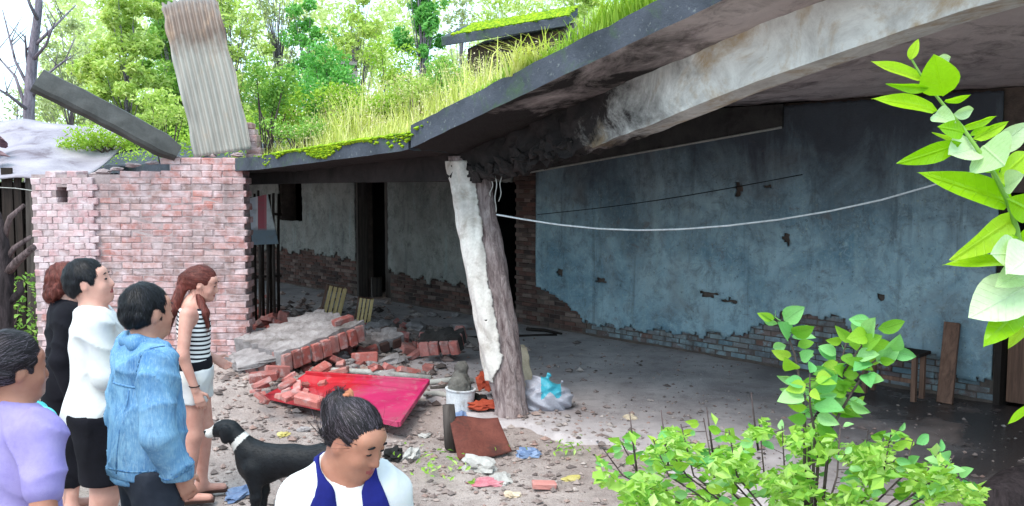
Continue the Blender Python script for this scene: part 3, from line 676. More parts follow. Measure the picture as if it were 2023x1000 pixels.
# lumps of mortar on the wall's broken top
for i, (px, py, r) in enumerate([(205, 340, .07), (232, 334, .05), (262, 326, .06), (300, 322, .05), (190, 344, .05), (345, 312, .05), (420, 308, .04), (470, 306, .06)]):
    p = A(px, py, BWY + .15); o = obj('mortar_lump', lump((r * 1.5, r, r * .45), i, 2), MATS['mortar'], bw, p); o.matrix_parent_inverse = BI

# ================================================================== TIN ON THE WALL
t = NT('rusty corrugated'); z = t.pos(2)
c = t.mix(t.rng(t.noise(2.2, 8, .6, .3, (1, 1, .3)), .35, .65), lin((166, 160, 152)), lin((132, 128, 122)))
k = t.math('ADD', z, t.math('MULTIPLY', t.math('SUBTRACT', t.noise(3, 8, .7, .4), .5), .8))
c = t.mix(t.rng(k, 3.7, 3.95, 0, .85), c, lin((112, 92, 82))); c = t.mix(t.rng(t.noise(4, 8, .7, .5, (1, 1, .4)), .56, .7, 0, .6), c, lin((172, 142, 118)))
t.color(c); t.rough(.5, .4); t.b.inputs['Metallic'].default_value = .0; t.bump(t.noise(25, 5), .15, .01); MATS['corr'] = t.m
nu, nv = 145, 60; V = []
ctr = [(441, 303, 10.52), (428, 240, 10.6), (412, 170, 10.67), (397, 110, 10.72), (385, 60, 10.75), (378, 25, 10.86), (374, 6, 11.02), (371, -4, 11.2)]
ctr = [Vector(A(*q)) for q in ctr]
for j in range(nv):
    f = j / (nv - 1) * (len(ctr) - 1); i = min(int(f), len(ctr) - 2); p = ctr[i].lerp(ctr[i + 1], f - i)
    tg = (ctr[min(i + 2, len(ctr) - 1)] - ctr[max(i - 1, 0)]).normalized(); side = Vector((.985, .05, .14)).normalized(); nrm = side.cross(tg).normalized()
    for k in range(nu):
        a = (k / (nu - 1) - .5); w = .68 + .02 * math.sin(j * .4)
        edge = .03 * math.sin(j * .55) * max(0, abs(a) - .42) * 10
        V.append(p + side * (a * w) + nrm * (-.017 * math.sin(a * w / .075 * 2 * math.pi) + edge - .25 * a * a * (j / nv) ** 3 + .012 * math.sin(j * .17 + a * 3)))
o = obj('corrugated_sheet', fast_mesh(np.array([tuple(q) for q in V]), grid_faces(nv, nu)), MATS['corr'], smooth=True)
md = o.modifiers.new('thickness', 'SOLIDIFY'); md.thickness = .002
tag(o, 'upright sheet of corrugated iron, rusty at its bent top, standing on the brick wall', 'roofing sheet')
# dark folded tin gutter leaning off the wall
prof = [(-.155, .035), (-.15, -.02), (-.12, -.045), (-.05, -.05), (.05, -.05), (.12, -.045), (.15, -.02), (.155, .035), (.14, .04)]
p0, p1 = Vector(A(352, 303, 10.46)), Vector(A(74, 158, 9.9)); V = []; nj = 40
tg = (p1 - p0).normalized(); up = Vector((.35, -.75, .62)); up = (up - tg * up.dot(tg)).normalized(); sd_ = tg.cross(up)
for j in range(nj):
    f = j / (nj - 1); p = p0.lerp(p1, f) + Vector((0, 0, .02 * math.sin(f * math.pi)))
    fl = 1 - .35 * max(0, .12 - f) / .12
    for (a, b) in prof: V.append(p + sd_ * (a * fl + .003 * math.sin(f * 21 + b * 40)) - up * (b * 1.15 + .003 * math.sin(f * 30 + a * 9)))
F = [(j * 9 + k, j * 9 + k + 1, (j + 1) * 9 + k + 1, (j + 1) * 9 + k) for j in range(nj - 1) for k in range(8)]
o = obj('tin_gutter', mesh(V, F), MATS['dark tin'], smooth=False); md = o.modifiers.new('thickness', 'SOLIDIFY'); md.thickness = .004
tag(o, 'dark folded tin gutter slanting up from the top of the brick wall', 'gutter')

# ================================================================== HUT AT THE LEFT
hut = empty('plank_hut', (-6.9, 11.4, 0), 0, 'dark plank hut with sagging whitish roof beside the brick wall', 'hut')
HUI = Matrix.Translation(-Vector(hut.location))
def hutpart(mb, name, mat, sm=False): o = mb.build(name, mat, hut, sm); o.matrix_parent_inverse = HUI; return o
xx = -7.9; i = 0
while xx < -6.02:
    wd = random.uniform(.09, .15); mb = MB(); mb.box((xx, 11.3 + random.uniform(-.02, .02), 1.2 + random.uniform(-.1, .05)), (wd, .03, 2.3), rotm(0, random.uniform(-1.5, 1.5), 0)); hutpart(mb, 'plank', MATS['dark wood' if i % 3 else 'grey wood']); xx += wd + random.uniform(.01, .05); i += 1
mb = MB(); mb.box((-6.95, 11.38, 1.7), (2.0, .06, .08)); mb.box((-6.95, 11.38, .6), (2.0, .06, .08)); hutpart(mb, 'rail', MATS['dark wood'])
mb = MB(); mb.box((-6.95, 12.6, 1.1), (2.0, 2.3, 2.2)); hutpart(mb, 'wall', MATS['dark wood'])
mk('whitewashed tin', (176, 168, 176), (140, 132, 144), 2, stain=(104, 92, 100), rough=.8, bump=.3)
n1, n2 = 30, 24; V = []
for i in range(n1):
    for j in range(n2):
        f, g = i / (n1 - 1), j / (n2 - 1); x = -8.0 + 2.35 * f; y = 11.15 + 2.6 * g
        V.append((x, y, 2.34 - .06 * f + .8 * g - .12 * max(0, f - .55) * (1 - g) * 2 - .1 * math.sin(g * 3.1) + .04 * math.sin(f * 9 + g * 6) + .01 * math.sin(f * 160)))
o = obj('roof', fast_mesh(np.array(V), grid_faces(n1, n2)), MATS['whitewashed tin'], hut, smooth=True); o.matrix_parent_inverse = HUI; md = o.modifiers.new('thickness', 'SOLIDIFY'); md.thickness = .02
RT = [lump((.12, .09, .03), 70 + i, 2) for i in range(4)]
m_brick('old tile', [(110, 84, 90), (146, 110, 112), (84, 66, 76), (176, 140, 140)], (50, 42, 48), .5)
for m in RT: m.materials.append(MATS['old tile'])
for i in range(26):
    f = random.random(); g = random.random() * .5; x = -8.0 + 1.35 * f ** 1.1; o = obj('roof_tile', random.choice(RT), None, hut, (x, 11.2 + 2.0 * g, 2.42 + .75 * g + random.uniform(0, .06)), (random.uniform(-.4, .4), random.uniform(-.4, .4), random.uniform(0, 6)), random.uniform(.6, 1.3)); o.matrix_parent_inverse = HUI
wire('hut_wire', [A(-10, 370, 11.2), A(30, 372, 11.2), A(66, 377, 10.9)], .006, MATS['pale paint'], None, 'pale wire running from the plank hut to the brick pillar', 'wire')

# dead, cut-back tree in front of the hut
dt = empty('dead_tree', A(12, 800, 9.3) * np.array([1, 1, 0]), 0, 'gnarled dead tree stump with cut limbs in front of the plank hut', 'tree'); DI = Matrix.Translation(-Vector(dt.location))
mb = MB(); q = lambda px, py, Y=9.3: Vector(A(px, py, Y)); g0 = q(12, 760); g0.z = -.1
mb.tube([g0, q(10, 660), q(8, 600), q(14, 540), q(4, 470), q(-8, 420)], [.11, .09, .085, .075, .06, .05], 10, jit=.12)
o = mb.build('trunk', MATS['dark bark'], dt, True); o.matrix_parent_inverse = DI
for pts, r in [([q(12, 540), q(35, 515, 9.2), q(66, 488, 9.1)], [.05, .042, .034]), ([q(10, 600), q(30, 588), q(42, 574), q(38, 556)], [.05, .045, .04, .03]), ([q(8, 520), q(28, 490, 9.3), q(62, 468, 9.35)], [.035, .03, .024]), ([q(4, 480), q(20, 430), q(48, 405)], [.04, .03, .02])]:
    mb = MB(); mb.tube(pts, r, 8, jit=.12); o = mb.build('limb', MATS['dark bark' if pts[0].z < 1.2 else 'bark'], dt, True); o.matrix_parent_inverse = DI

# ================================================================== GREENERY
def leaf_cloud(centres, size, asp=.5, up=.3, seed=0, droop=0.):
    """rhombic leaf-sized faces at given centres"""
    rs = np.random.RandomState(seed); n = len(centres); nrm = rs.normal(size=(n, 3)); nrm[:, 2] = np.abs(nrm[:, 2]) + up; nrm /= np.linalg.norm(nrm, axis=1)[:, None]
    d = rs.normal(size=(n, 3)); d[:, 2] -= droop; d -= nrm * (d * nrm).sum(1)[:, None]; d /= np.linalg.norm(d, axis=1)[:, None]; sd = np.cross(nrm, d); L = (size * rs.uniform(.6, 1.3, n))[:, None]
    a = centres - d * L * .5; b = centres + sd * L * asp * .5 + nrm * L * .13; c = centres + d * L * .5; e = centres - sd * L * asp * .5 + nrm * L * .13
    V = np.stack([a, b, c, e], 1).reshape(-1, 3); i = np.arange(n)[:, None] * 4; return V, np.concatenate([i + np.array([0, 1, 2]), i + np.array([0, 2, 3])])
def ball(rs, n, r):
    p = rs.normal(size=(n, 3)); p /= np.linalg.norm(p, axis=1)[:, None]; return p * (r * rs.uniform(.35, 1, n) ** .6)[:, None] if np.isscalar(r) else p * np.array(r) * (rs.uniform(.3, 1, n) ** .6)[:, None]
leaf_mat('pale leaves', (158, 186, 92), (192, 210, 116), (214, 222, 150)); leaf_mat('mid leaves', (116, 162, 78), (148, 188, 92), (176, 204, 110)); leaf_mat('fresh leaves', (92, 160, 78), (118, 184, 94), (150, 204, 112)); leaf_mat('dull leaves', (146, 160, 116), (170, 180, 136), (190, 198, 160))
def rearY(px):
    best = 13.
    for Y in np.arange(9, 60, .25):
        p = A(px, 360, Y); s, w = (p - W0) @ U, (p - W0) @ N
        if -11 < s < 12.3 and -3.0 < w < 4.8: best = Y
    return best
def tree(px, Y, top, spread, mat, label, leaves=12000, size=.15, trunk_mat='pale bark', low=.3, clumps=60, droop=0., seed=0, name='broadleaf_tree', cat='tree', group='trees behind the house', airy=1.):
    rs = np.random.RandomState(900 + seed); rr = random.Random(900 + seed); Y = max(Y, rearY(px) + spread / F_PX * Y * .8); base = A(px, 360, Y); base[2] = float(ground_h(np.float64(base[0]), np.float64(Y))) - .05
    tz = A(px, top, Y)[2]; sp = spread / F_PX * Y; root = empty(name, base, 0, label, cat, group); I = Matrix.Translation(-Vector(root.location)); B = Vector(base)
    mb = MB(); H = tz - base[2]; lean = rr.uniform(-.3, .3)
    trunk = [B + Vector((lean * f * f + .06 * math.sin(f * 7 + seed), .05 * math.sin(f * 5), H * .86 * f)) for f in np.linspace(0, 1, 9)]; r0 = .03 + H * .008
    mb.tube(trunk, [r0 * (1 - .85 * i / 8) for i in range(9)], 8, jit=.06); cs = []
    for i in range(clumps):
        f = rr.uniform(low, 1.0); a = rr.uniform(0, 6.283); rad = sp * (1 - .55 * abs(f - .6) / .5) * rr.uniform(.25, 1.)
        st = trunk[min(8, int(f * 8 * .85))]; c = Vector((st.x + math.cos(a) * rad, st.y + math.sin(a) * rad, base[2] + H * f + rr.uniform(-.1, .1))); cs.append(c)
        mb.tube([st, st.lerp(c, .5) + Vector((0, 0, .08 * rad)), c], [r0 * .2, r0 * .12, r0 * .04], 5, jit=.1)
    o = mb.build('trunk', MATS[trunk_mat], root, True); o.matrix_parent_inverse = I
    pts = []
    for c in cs:
        k = max(20, int(leaves / clumps * rr.uniform(.5, 1.5))); r = sp * rr.uniform(.16, .36) * airy
        pts.append(np.array(c) + ball(rs, k, (r, r, r * (.75 + droop * .4))))
    V, F = leaf_cloud(np.concatenate(pts), size, .45, .2, seed, droop); o = obj('crown', fast_mesh(V, F), MATS[mat], root); o.matrix_parent_inverse = I; return root
TREES = [
 (250, 19, -30, 95, 'pale leaves', 'yellow-green tree with slender pale trunk behind the hut roof', {}),
 (150, 24, 40, 80, 'dull leaves', 'thin-crowned grey-green tree between the bare tree and the yellow-green one', dict(leaves=1900, clumps=40, low=.5)),
 (345, 23, -60, 80, 'mid leaves', 'tall green tree rising just behind the corrugated sheet', {}),
 (475, 18, -40, 85, 'pale leaves', 'light green tree immediately past the upright corrugated sheet', dict(leaves=4200)),
 (610, 15.5, 10, 62, 'fresh leaves', 'dense vivid green tree behind the grassy roof', dict(leaves=6500, size=.12, low=.3)),
 (555, 24, -80, 90, 'dull leaves', 'tall pale tree showing behind the vivid green one', dict(leaves=2600)),
 (720, 22, -60, 85, 'pale leaves', 'loose pale tree above the tall roof grass', dict(leaves=3000)),
 (832, 16, -70, 58, 'fresh leaves', 'drooping vivid green tree beside the rooftop hut', dict(leaves=5500, droop=1.2, low=.35)),
 (905, 25, -60, 75, 'dull leaves', 'sparse slender tree behind the mossy rooftop hut', dict(leaves=1100, clumps=30)),
 (1010, 24, -40, 85, 'pale leaves', 'pale sparse tree right above the mossy rooftop slab', dict(leaves=2000)),
 (1140, 20, -20, 95, 'pale leaves', 'light yellow-green tree rising over the tilted roof edge', dict(leaves=3600)),
 (1290, 22, -120, 95, 'mid leaves', 'green tree mostly hidden by the tilted roof edge', dict(leaves=2600)),
 (40, 27, 170, 110, 'dull leaves', 'low hazy tree behind the bare trunk at the far end of the hut', dict(leaves=2200)),
 (420, 27, -90, 110, 'pale leaves', 'farthest pale tree showing on both sides of the corrugated sheet', dict(leaves=3200)),
]
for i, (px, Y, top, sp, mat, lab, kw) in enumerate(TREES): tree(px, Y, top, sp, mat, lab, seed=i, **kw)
# the wood far behind, one pale mass with haze painted into its leaf colour
rs = np.random.RandomState(77); pts = []
for i in range(340):
    px = rs.uniform(70, 1380); Y = rs.uniform(36, 52); top = 60 + 70 * math.sin(px * .011) + 30 * math.sin(px * .037); py = rs.uniform(top - 120, 330); c = A(px, py, Y); r = rs.uniform(.7, 1.7); pts.append(c + ball(rs, 170, (r, r, r * .8)))
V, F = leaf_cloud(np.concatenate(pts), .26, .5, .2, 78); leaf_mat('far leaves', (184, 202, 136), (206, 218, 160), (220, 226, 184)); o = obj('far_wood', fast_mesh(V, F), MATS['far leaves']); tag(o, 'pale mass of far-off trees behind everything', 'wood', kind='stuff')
# bare tree at the left edge
bt = empty('bare_tree', A(62, 360, 17) * np.array([1, 1, 0]), 0, 'leafless grey-violet tree against the open sky', 'tree'); BTI = Matrix.Translation(-Vector(bt.location)); q = lambda px, py, Y=17.: Vector(A(px, py, Y)); g0 = Vector(bt.location); g0.z = -.1
mb = MB(); tr = [g0, q(60, 300), q(57, 220), q(62, 140), q(68, 80), q(76, 20), q(80, -60)]; mb.tube(tr, [.14, .12, .11, .1, .085, .07, .05], 8, jit=.08); o = mb.build('trunk', MATS['pale bark'], bt, True); o.matrix_parent_inverse = BTI
mb = MB(); rr = random.Random(5)
for a, b, c in [((60, 240), (30, 150), (-20, 95)), ((60, 160), (52, 110), (50, 70)), ((64, 120), (90, 90), (110, 40)), ((58, 220), (20, 190), (-30, 160)), ((70, 90), (100, 60), (150, 10)), ((75, 40), (60, 10), (40, -40)), ((58, 200), (90, 150), (140, 110)), ((60, 180), (30, 120), (5, 20))]:
    P = [q(*a), q(*b, 17 + rr.uniform(-.5, .5)), q(*c, 17 + rr.uniform(-.9, .9))]; mb.tube(P, [.04, .028, .01], 5, jit=.1)
    for k in range(5):
        s0 = P[1].lerp(P[2], rr.random()); mb.tube([s0, s0 + Vector((rr.uniform(-.35, .35), rr.uniform(-.3, .3), rr.uniform(.1, .5)))], [.012, .004], 4)
o = mb.build('branch', MATS['pale bark'], bt, True); o.matrix_parent_inverse = BTI; o['kind'] = 'stuff'

# grass and weeds on the roofs
leaf_mat('dry grass', (190, 200, 96), (218, 218, 130), (234, 228, 170), .3, .7); leaf_mat('weeds', (140, 176, 60), (176, 200, 76), (150, 190, 70), .3, .6)
def blades(pts, h, wd, seed, bend=.35):
    rs = np.random.RandomState(seed); n = len(pts); H = h * rs.uniform(.45, 1.15, n); a = rs.uniform(0, 6.283, n); d = np.stack([np.cos(a), np.sin(a), 0 * a], 1); s = np.stack([-np.sin(a), np.cos(a), 0 * a], 1); w = (wd * rs.uniform(.6, 1.4, n))[:, None]
    up = np.array([0, 0, 1.]); b = (bend * rs.uniform(.2, 1.4, n))[:, None]; H = H[:, None]
    m = pts + up * H * .55 + d * H * b * .3; t = pts + up * H * (1 - b * .35) + d * H * b
    V = np.stack([pts - s * w * .5, pts + s * w * .5, m + s * w * .45, m - s * w * .45, t + s * w * .12, t - s * w * .12], 1).reshape(-1, 3); i = np.arange(n)[:, None] * 6
    return V, np.concatenate([i + np.array([0, 1, 2, 3]), i + np.array([3, 2, 4, 5])])
def roof_pts(n, s, w, th, seed):
    rs = np.random.RandomState(seed); S = rs.uniform(*s, n); Wv = rs.uniform(*w, n); Z = slab_bottom(S, Wv) + th - .03; P = W0 + U * S[:, None] + N * Wv[:, None]; P[:, 2] = Z; return P, S, Wv
P, S, Wv = roof_pts(15000, (-1.2, 3.3), (.3, 4.35), .15, 1)
den = .5 + .5 * snoise(S * 2.2, Wv * 2.2, 3.); k = (RS.uniform(0, 1, len(P)) < den) & (S < 3.1 - .1 * Wv)
edge = np.clip((4.45 - Wv[k]) / 1.2, .12, 1)
V, F = blades(P[k], .62 * edge * (1. + .5 * snoise(S[k] * 1.6, Wv[k] * 1.4, 8.)), .012, 3)
o = obj('roof_grass', fast_mesh(V, F), MATS['dry grass']); tag(o, 'tall dry yellow-green grass growing over the sunken roof slab', 'grass', kind='stuff')
P2, S2, W2 = roof_pts(9000, (-9, .2), (-1., 3.6), .15, 5); cl = P2 + np.random.RandomState(3).normal(size=P2.shape) * np.array([.12, .12, .16]) + np.array([0, 0, .25])
V, F = leaf_cloud(cl, .07, .5, .4, 4); o = obj('roof_weeds', fast_mesh(V, F), MATS['weeds']); tag(o, 'low leafy yellow-green weeds behind the top of the brick wall', 'weeds', kind='stuff')
def weed(px, py, Y, r, mat, label, n=900, size=.06, seed=0, on=None):
    rs = np.random.RandomState(seed + 50); c = A(px, py, Y); s_, w_ = (c - W0) @ U, (c - W0) @ N; rz_ = float(slab_bottom(s_, w_)) + .13 if -4 < w_ < 4.7 else c[2] - r[2]; rz_ = min(rz_, c[2] - r[2] * .6); root = empty('weed_bush', (c[0], c[1], rz_), 0, label, 'bush', 'weed bushes on the roofs'); I = Matrix.Translation(-Vector(root.location)); mb = MB(); pts = []
    for i in range(9):
        e = c + ball(rs, 1, (r[0] * .8, r[1] * .8, r[2] * .8))[0]; b = np.array([c[0] + rs.normal() * .06, c[1] + rs.normal() * .06, rz_]); mb.tube([b, (b + e) / 2 + np.array([0, 0, .03]), e], [.012, .009, .004], 5); pts.append(e + ball(rs, n // 9, (r[0] * .5, r[1] * .5, r[2] * .42)))
    o = mb.build('stem', MATS['bark'], root, True); o.matrix_parent_inverse = I; V, F = leaf_cloud(np.concatenate(pts), size, .45, .2, seed); o = obj('foliage', fast_mesh(V, F), MATS[mat], root); o.matrix_parent_inverse = I
weed(545, 215, 12.3, (.45, .4, .5), 'weeds', 'pale leafy weed bush on the roof just past the corrugated sheet', 1300, .07, 1)
weed(620, 190, 13.2, (.42, .4, .62), 'fresh leaves', 'bright green weed bush at the middle of the grassy roof', 1500, .075, 2)
weed(770, 130, 14.2, (.5, .4, .45), 'weeds', 'yellow-green weed bush behind the tall roof grass', 1200, .07, 3)
weed(885, 160, 10.6, (.25, .25, .34), 'mid leaves', 'leafy weed bush in front of the mossy rooftop hut', 700, .06, 4)
weed(220, 265, 12.8, (.75, .4, .28), 'weeds', 'broad yellowish weed bush behind the low end of the brick wall', 1800, .06, 5)
weed(330, 215, 13.6, (.55, .4, .4), 'pale leaves', 'pale weed bush between the tin gutter and the corrugated sheet', 1300, .07, 6)
weed(700, 190, 11.8, (.5, .4, .34), 'weeds', 'leafy weed bush rising out of the thickest roof grass', 1500, .06, 7)
weed(590, 255, 10.9, (.42, .3, .2), 'mid leaves', 'low leafy weed bush near the mossy front edge of the roof', 900, .05, 8)
weed(820, 185, 10.7, (.4, .3, .26), 'pale leaves', 'pale feathery weed bush close to the roof break', 1100, .05, 9)
weed(530, 175, 11.6, (.34, .3, .55), 'mid leaves', 'tall bushy green weed right beside the corrugated sheet', 1700, .065, 10)
weed(650, 160, 12.4, (.4, .35, .6), 'fresh leaves', 'tallest bushy green weed in the middle of the roof', 2000, .07, 11)
weed(755, 200, 10.9, (.3, .3, .3), 'weeds', 'rounded pale weed bush low in the roof grass near the break', 1200, .05, 12)
# seed heads standing above the grass
P3, S3, W3 = roof_pts(900, (-1., 3.0), (.6, 4.1), .15, 17); P3 = P3 + np.array([0, 0, .0]); hs_ = .5 + .45 * RS.uniform(size=900); V, F = blades(P3, hs_ * np.clip((4.6 - W3) / 1.2, .3, 1), .004, 18, .5)
sh_ = P3 + np.stack([RS.normal(size=900) * .08, RS.normal(size=900) * .08, hs_ * np.clip((4.6 - W3) / 1.2, .3, 1) * .85], 1); V2, F2 = leaf_cloud(np.repeat(sh_, 5, 0) + RS.normal(size=(4500, 3)) * np.array([.03, .03, .05]), .03, .5, .1, 19)
leaf_mat('seed heads', (206, 196, 150), (226, 214, 176), (196, 176, 136), .2, .8); F = np.concatenate([F[:, [0, 1, 2]], F[:, [0, 2, 3]]]); o = obj('seed_heads', fast_mesh(np.concatenate([V, V2]), np.concatenate([F, F2 + len(V)])), MATS['seed heads']); tag(o, 'pale feathery seed heads above the roof grass', 'grass', kind='stuff')
# grass along the upper edge of the tilted slab
S = RS.uniform(3.0, 6.3, 3800); Wv = 4.52 - np.abs(RS.normal(size=3800)) * .28; Z = slab_bottom(S, Wv) + .19; P = W0 + U * S[:, None] + N * Wv[:, None]; P[:, 2] = Z
hh = np.clip((S - 3.2) / 2.2, .12, 1) * (.3 + .2 * snoise(S * 3, Wv * 3, 2.)); V, F = blades(P, hh, .010, 8, .6)
o = obj('roof_edge_grass', fast_mesh(V, F), MATS['weeds']); tag(o, 'short green grass fringing the upper edge of the tilted roof slab', 'grass', kind='stuff')
P = np.array([A(1035 + RS.normal() * 26, 118 - .3 * RS.normal() * 18, 6.95) for _ in range(130)]); P[:, 2] = slab_bottom((P - W0) @ U, (P - W0) @ N) + .18
V, F = blades(P, np.full(130, .34), .012, 9, 1.1); o = obj('grass_tuft', fast_mesh(V, F), MATS['dry grass']); tag(o, 'curling pale grass tuft on the tilted roof edge', 'grass', kind='stuff')
# moss on the fallen slab edge and hanging roots at the break
mv = MB(); oc = [(1, 0, 0), (0, 1, 0), (-1, 0, 0), (0, -1, 0), (0, 0, 1), (0, 0, -1)]; of = [(0, 1, 4), (1, 2, 4), (2, 3, 4), (3, 0, 4), (1, 0, 5), (2, 1, 5), (3, 2, 5), (0, 3, 5)]
def tufts(mb, P, r, seed):
    rr = random.Random(seed)
    for p in P:
        k = r * rr.uniform(.5, 1.5); mb.add([(p[0] + a * k * rr.uniform(.7, 1.4), p[1] + b * k * rr.uniform(.7, 1.4), p[2] + c * k * rr.uniform(.5, .9)) for a, b, c in oc], of)
S = np.concatenate([RS.normal(1.8, .5, 3200), RS.uniform(.3, 2.8, 500)]); hang = (RS.uniform(size=3700) < .3 + .25 * np.sin(S * 9)) ; Wv = np.where(hang, 4.585, 4.58 - np.abs(RS.normal(size=3700)) * .16); Z = slab_bottom(S, Wv) + .155 - np.where(hang, RS.uniform(0, 1, 3700) ** 2 * (.06 + .06 * np.sin(S * 5)), 0); P = W0 + U * S[:, None] + N * Wv[:, None]; P[:, 2] = Z
tufts(mv, P, .019, 1); o = hpart('moss', mesh(mv.v, mv.f), MATS['moss']); o['kind'] = 'stuff'
# rooftop hut with mossy slab
rh = empty('rooftop_hut', A(965, 150, 12.6), 0, 'small dark rooftop hut with mossy overhanging slab above the grass', 'hut'); RI = Matrix.Translation(-Vector(rh.location))
a, b = Vector(A(872, 92, 12.4)), Vector(A(1120, 52, 11.6)); dd = (b - a); bk = Vector((.25, 1.5, .42))
mb = MB(); mb.hexa([a, b, b + bk, a + bk, a + Vector((0, 0, .13)), b + Vector((0, 0, .13)), b + bk + Vector((0, 0, .13)), a + bk + Vector((0, 0, .13))]); o = mb.build('roof', MATS['fascia'], rh, bevel=.01); o.matrix_parent_inverse = RI
a2, b2 = a + Vector((.35, .22, 0)), b + Vector((0, .2, 0)); lowz = 3.12
mb = MB(); mb.hexa([(a2.x, a2.y, lowz), (b2.x, b2.y, lowz), (b2.x + .2, b2.y + 1.2, lowz), (a2.x + .2, a2.y + 1.2, lowz), tuple(a2), tuple(b2), (b2.x + .2, b2.y + 1.2, b2.z + .3), (a2.x + .2, a2.y + 1.2, a2.z + .3)]); o = mb.build('wall', MATS['dark brick lump'], rh); o.matrix_parent_inverse = RI
mv = MB(); tufts(mv, [np.array(a + dd * random.uniform(.1, 1) + bk * random.uniform(0, .9)) + np.array([0, 0, .135]) for _ in range(2200)], .026, 3); o = mv.build('moss', MATS['moss'], rh); o.matrix_parent_inverse = RI; o['kind'] = 'stuff'
p = A(688, 140, 13.0); mb = MB(); mb.box((p[0], 13.0, p[2] - .36), (.2, .2, .7), rotm(0, 3, 20)); mb.box((p[0], 13.0, p[2] + .1), (.22, .22, .05), rotm(0, 3, 20)); o = hpart('chimney', mesh(mb.v, mb.f), MATS['chunk mortar'])

# ================================================================== RUBBLE AND LOOSE THINGS
def gz(x, y): return float(ground_h(np.float64(x), np.float64(y)))
def on(px, py, z=0.): p = G(px, py, z); return Vector(p)
# gravel, crumbs and litter trodden into the yard
mv = MB(); rr = random.Random(3)
def scatter(n, cx, cy, rx, ry, rmin, rmax, power=2.2):
    for _ in range(n):
        x = rr.gauss(cx, rx); y = rr.gauss(cy, ry); k = rmin + (rmax - rmin) * rr.random() ** power
        p = (x, y); q = np.array([x, y, 0]) - W0; s, w = q @ U, q @ N
        if w < .15: continue
        z = max(gz(x, y), .022 if (w < 3.9) else -9) + k * .25
        a = rr.uniform(0, 6); ca, sa = math.cos(a), math.sin(a); pts = []
        for u_, v_, t_ in oc:
            u2, v2, t2 = u_ * k * rr.uniform(.7, 1.5), v_ * k * rr.uniform(.6, 1.1), t_ * k * rr.uniform(.4, .7); pts.append((x + ca * u2 - sa * v2, y + sa * u2 + ca * v2, z + t2))
        mv.add(pts, of)
scatter(2300, -1.6, 7.6, 1.3, 1.0, .005, .05, 4); scatter(1500, .3, 7.0, 1.2, .9, .005, .045, 4); scatter(1400, -2.2, 10.3, 1.1, 1.1, .01, .07); scatter(900, 1.6, 8.6, 1.6, 1.6, .005, .025); scatter(400, 3.2, 7.4, 1.3, 1.0, .005, .03, 3); scatter(1500, -3.2, 13.2, 1.0, 1.6, .012, .1, 2.5); scatter(700, -1.2, 5.9, 1.5, .5, .006, .03); scatter(500, 1.9, 11.6, 1.3, 1.1, .005, .03)
m_brick('crumbs', [(120, 104, 100), (168, 152, 146), (92, 80, 78), (178, 166, 160), (158, 128, 118), (146, 132, 128), (72, 64, 62)], (110, 100, 96), .3, src='island')
o = mv.build('gravel', MATS['crumbs']); tag(o, 'gravel and rubble crumbs strewn over the yard', 'gravel', kind='stuff')

# tilted slab of fallen brickwork
def frame(o_, ex, ey):
    ex = ex.normalized(); ey = (ey - ex * ey.dot(ex)).normalized(); ez = ex.cross(ey); M = Matrix((ex, ey, ez)).transposed().to_4x4(); M.translation = o_; return M
def brick_slab(name, label, M, L, D, T, seed, nrow=1, mat='red brick', top='chunk mortar', cat='brickwork'):
    rr = random.Random(seed); root = empty(name, (0, 0, 0), 0, label, cat); root.matrix_world = M
    nx, ny = int(L / .05), int(D / .05); V = []; F = []
    for i in range(nx + 1):
        for j in range(ny + 1):
            e = .02 * math.sin(i * 1.3 + seed) + .015 * math.sin(i * 3.7)
            V.append((L * i / nx + (.03 * math.sin(j * 1.9 + seed) if i in (0, nx) else 0), .03 + (D - .03) * j / ny + (e * 2 if j == ny else 0), T + .012 * math.sin(i * .9 + j * .7) + rr.uniform(-.008, .008)))
    k = len(V); V += [(x, y, .02) for x, y, z in V]
    for i in range(nx):
        for j in range(ny): a = i * (ny + 1) + j; F += [(a, a + ny + 1, a + ny + 2, a + 1), (k + a, k + a + 1, k + a + ny + 2, k + a + ny + 1)]
    for i in range(nx): a = i * (ny + 1); F.append((a, k + a, k + a + ny + 1, a + ny + 1)); a += ny; F.append((a, a + ny + 1, k + a + ny + 1, k + a))
    for j in range(ny): F.append((j, j + 1, k + j + 1, k + j)); a = nx * (ny + 1) + j; F.append((a, k + a, k + a + 1, a + 1))
    obj('mortar_bed', mesh(V, F), MATS[top], root, smooth=False)
    n = max(2, int(L / .125)); ms = [rough_box((.112, .22, T - .03), .01, .007, seed * 7 + i) for i in range(4)]
    for m in ms: m.materials.append(MATS[mat])
    for i in range(n):
        x = (i + .5) * L / n; obj('brick', rr.choice(ms), None, root, (x, .1 + rr.uniform(-.03, .015), T * .5 - .012 + rr.uniform(-.008, .008)), (rr.uniform(-.04, .04), rr.uniform(-.04, .04), rr.uniform(-.05, .05)))
    n = max(1, int(D / .24))
    for i in range(n):
        obj('brick', rr.choice(ms), None, root, (L - .07 + rr.uniform(-.02, .03), .3 + i * .24, T * .5 - .01), (0, 0, rr.uniform(-.05, .05)))
    return root
p0 = Vector(A(562, 738, 9.75)); p1 = Vector(A(724, 672, 10.55)); 
M1 = frame(p0, p1 - p0, Vector((-.75, .95, .12)))
brick_slab('fallen_brickwork', 'long slab of fallen brickwork propped up at one end in the rubble', M1, (p1 - p0).length, .95, .23, 2)
p0 = Vector(A(488, 748, 9.7)); p1 = Vector(A(560, 722, 9.95)); brick_slab('fallen_brickwork', 'broken brickwork piece lying against the low end of the long slab', frame(p0, p1 - p0, Vector((-.3, .9, .12))), .42, .6, .13, 5)
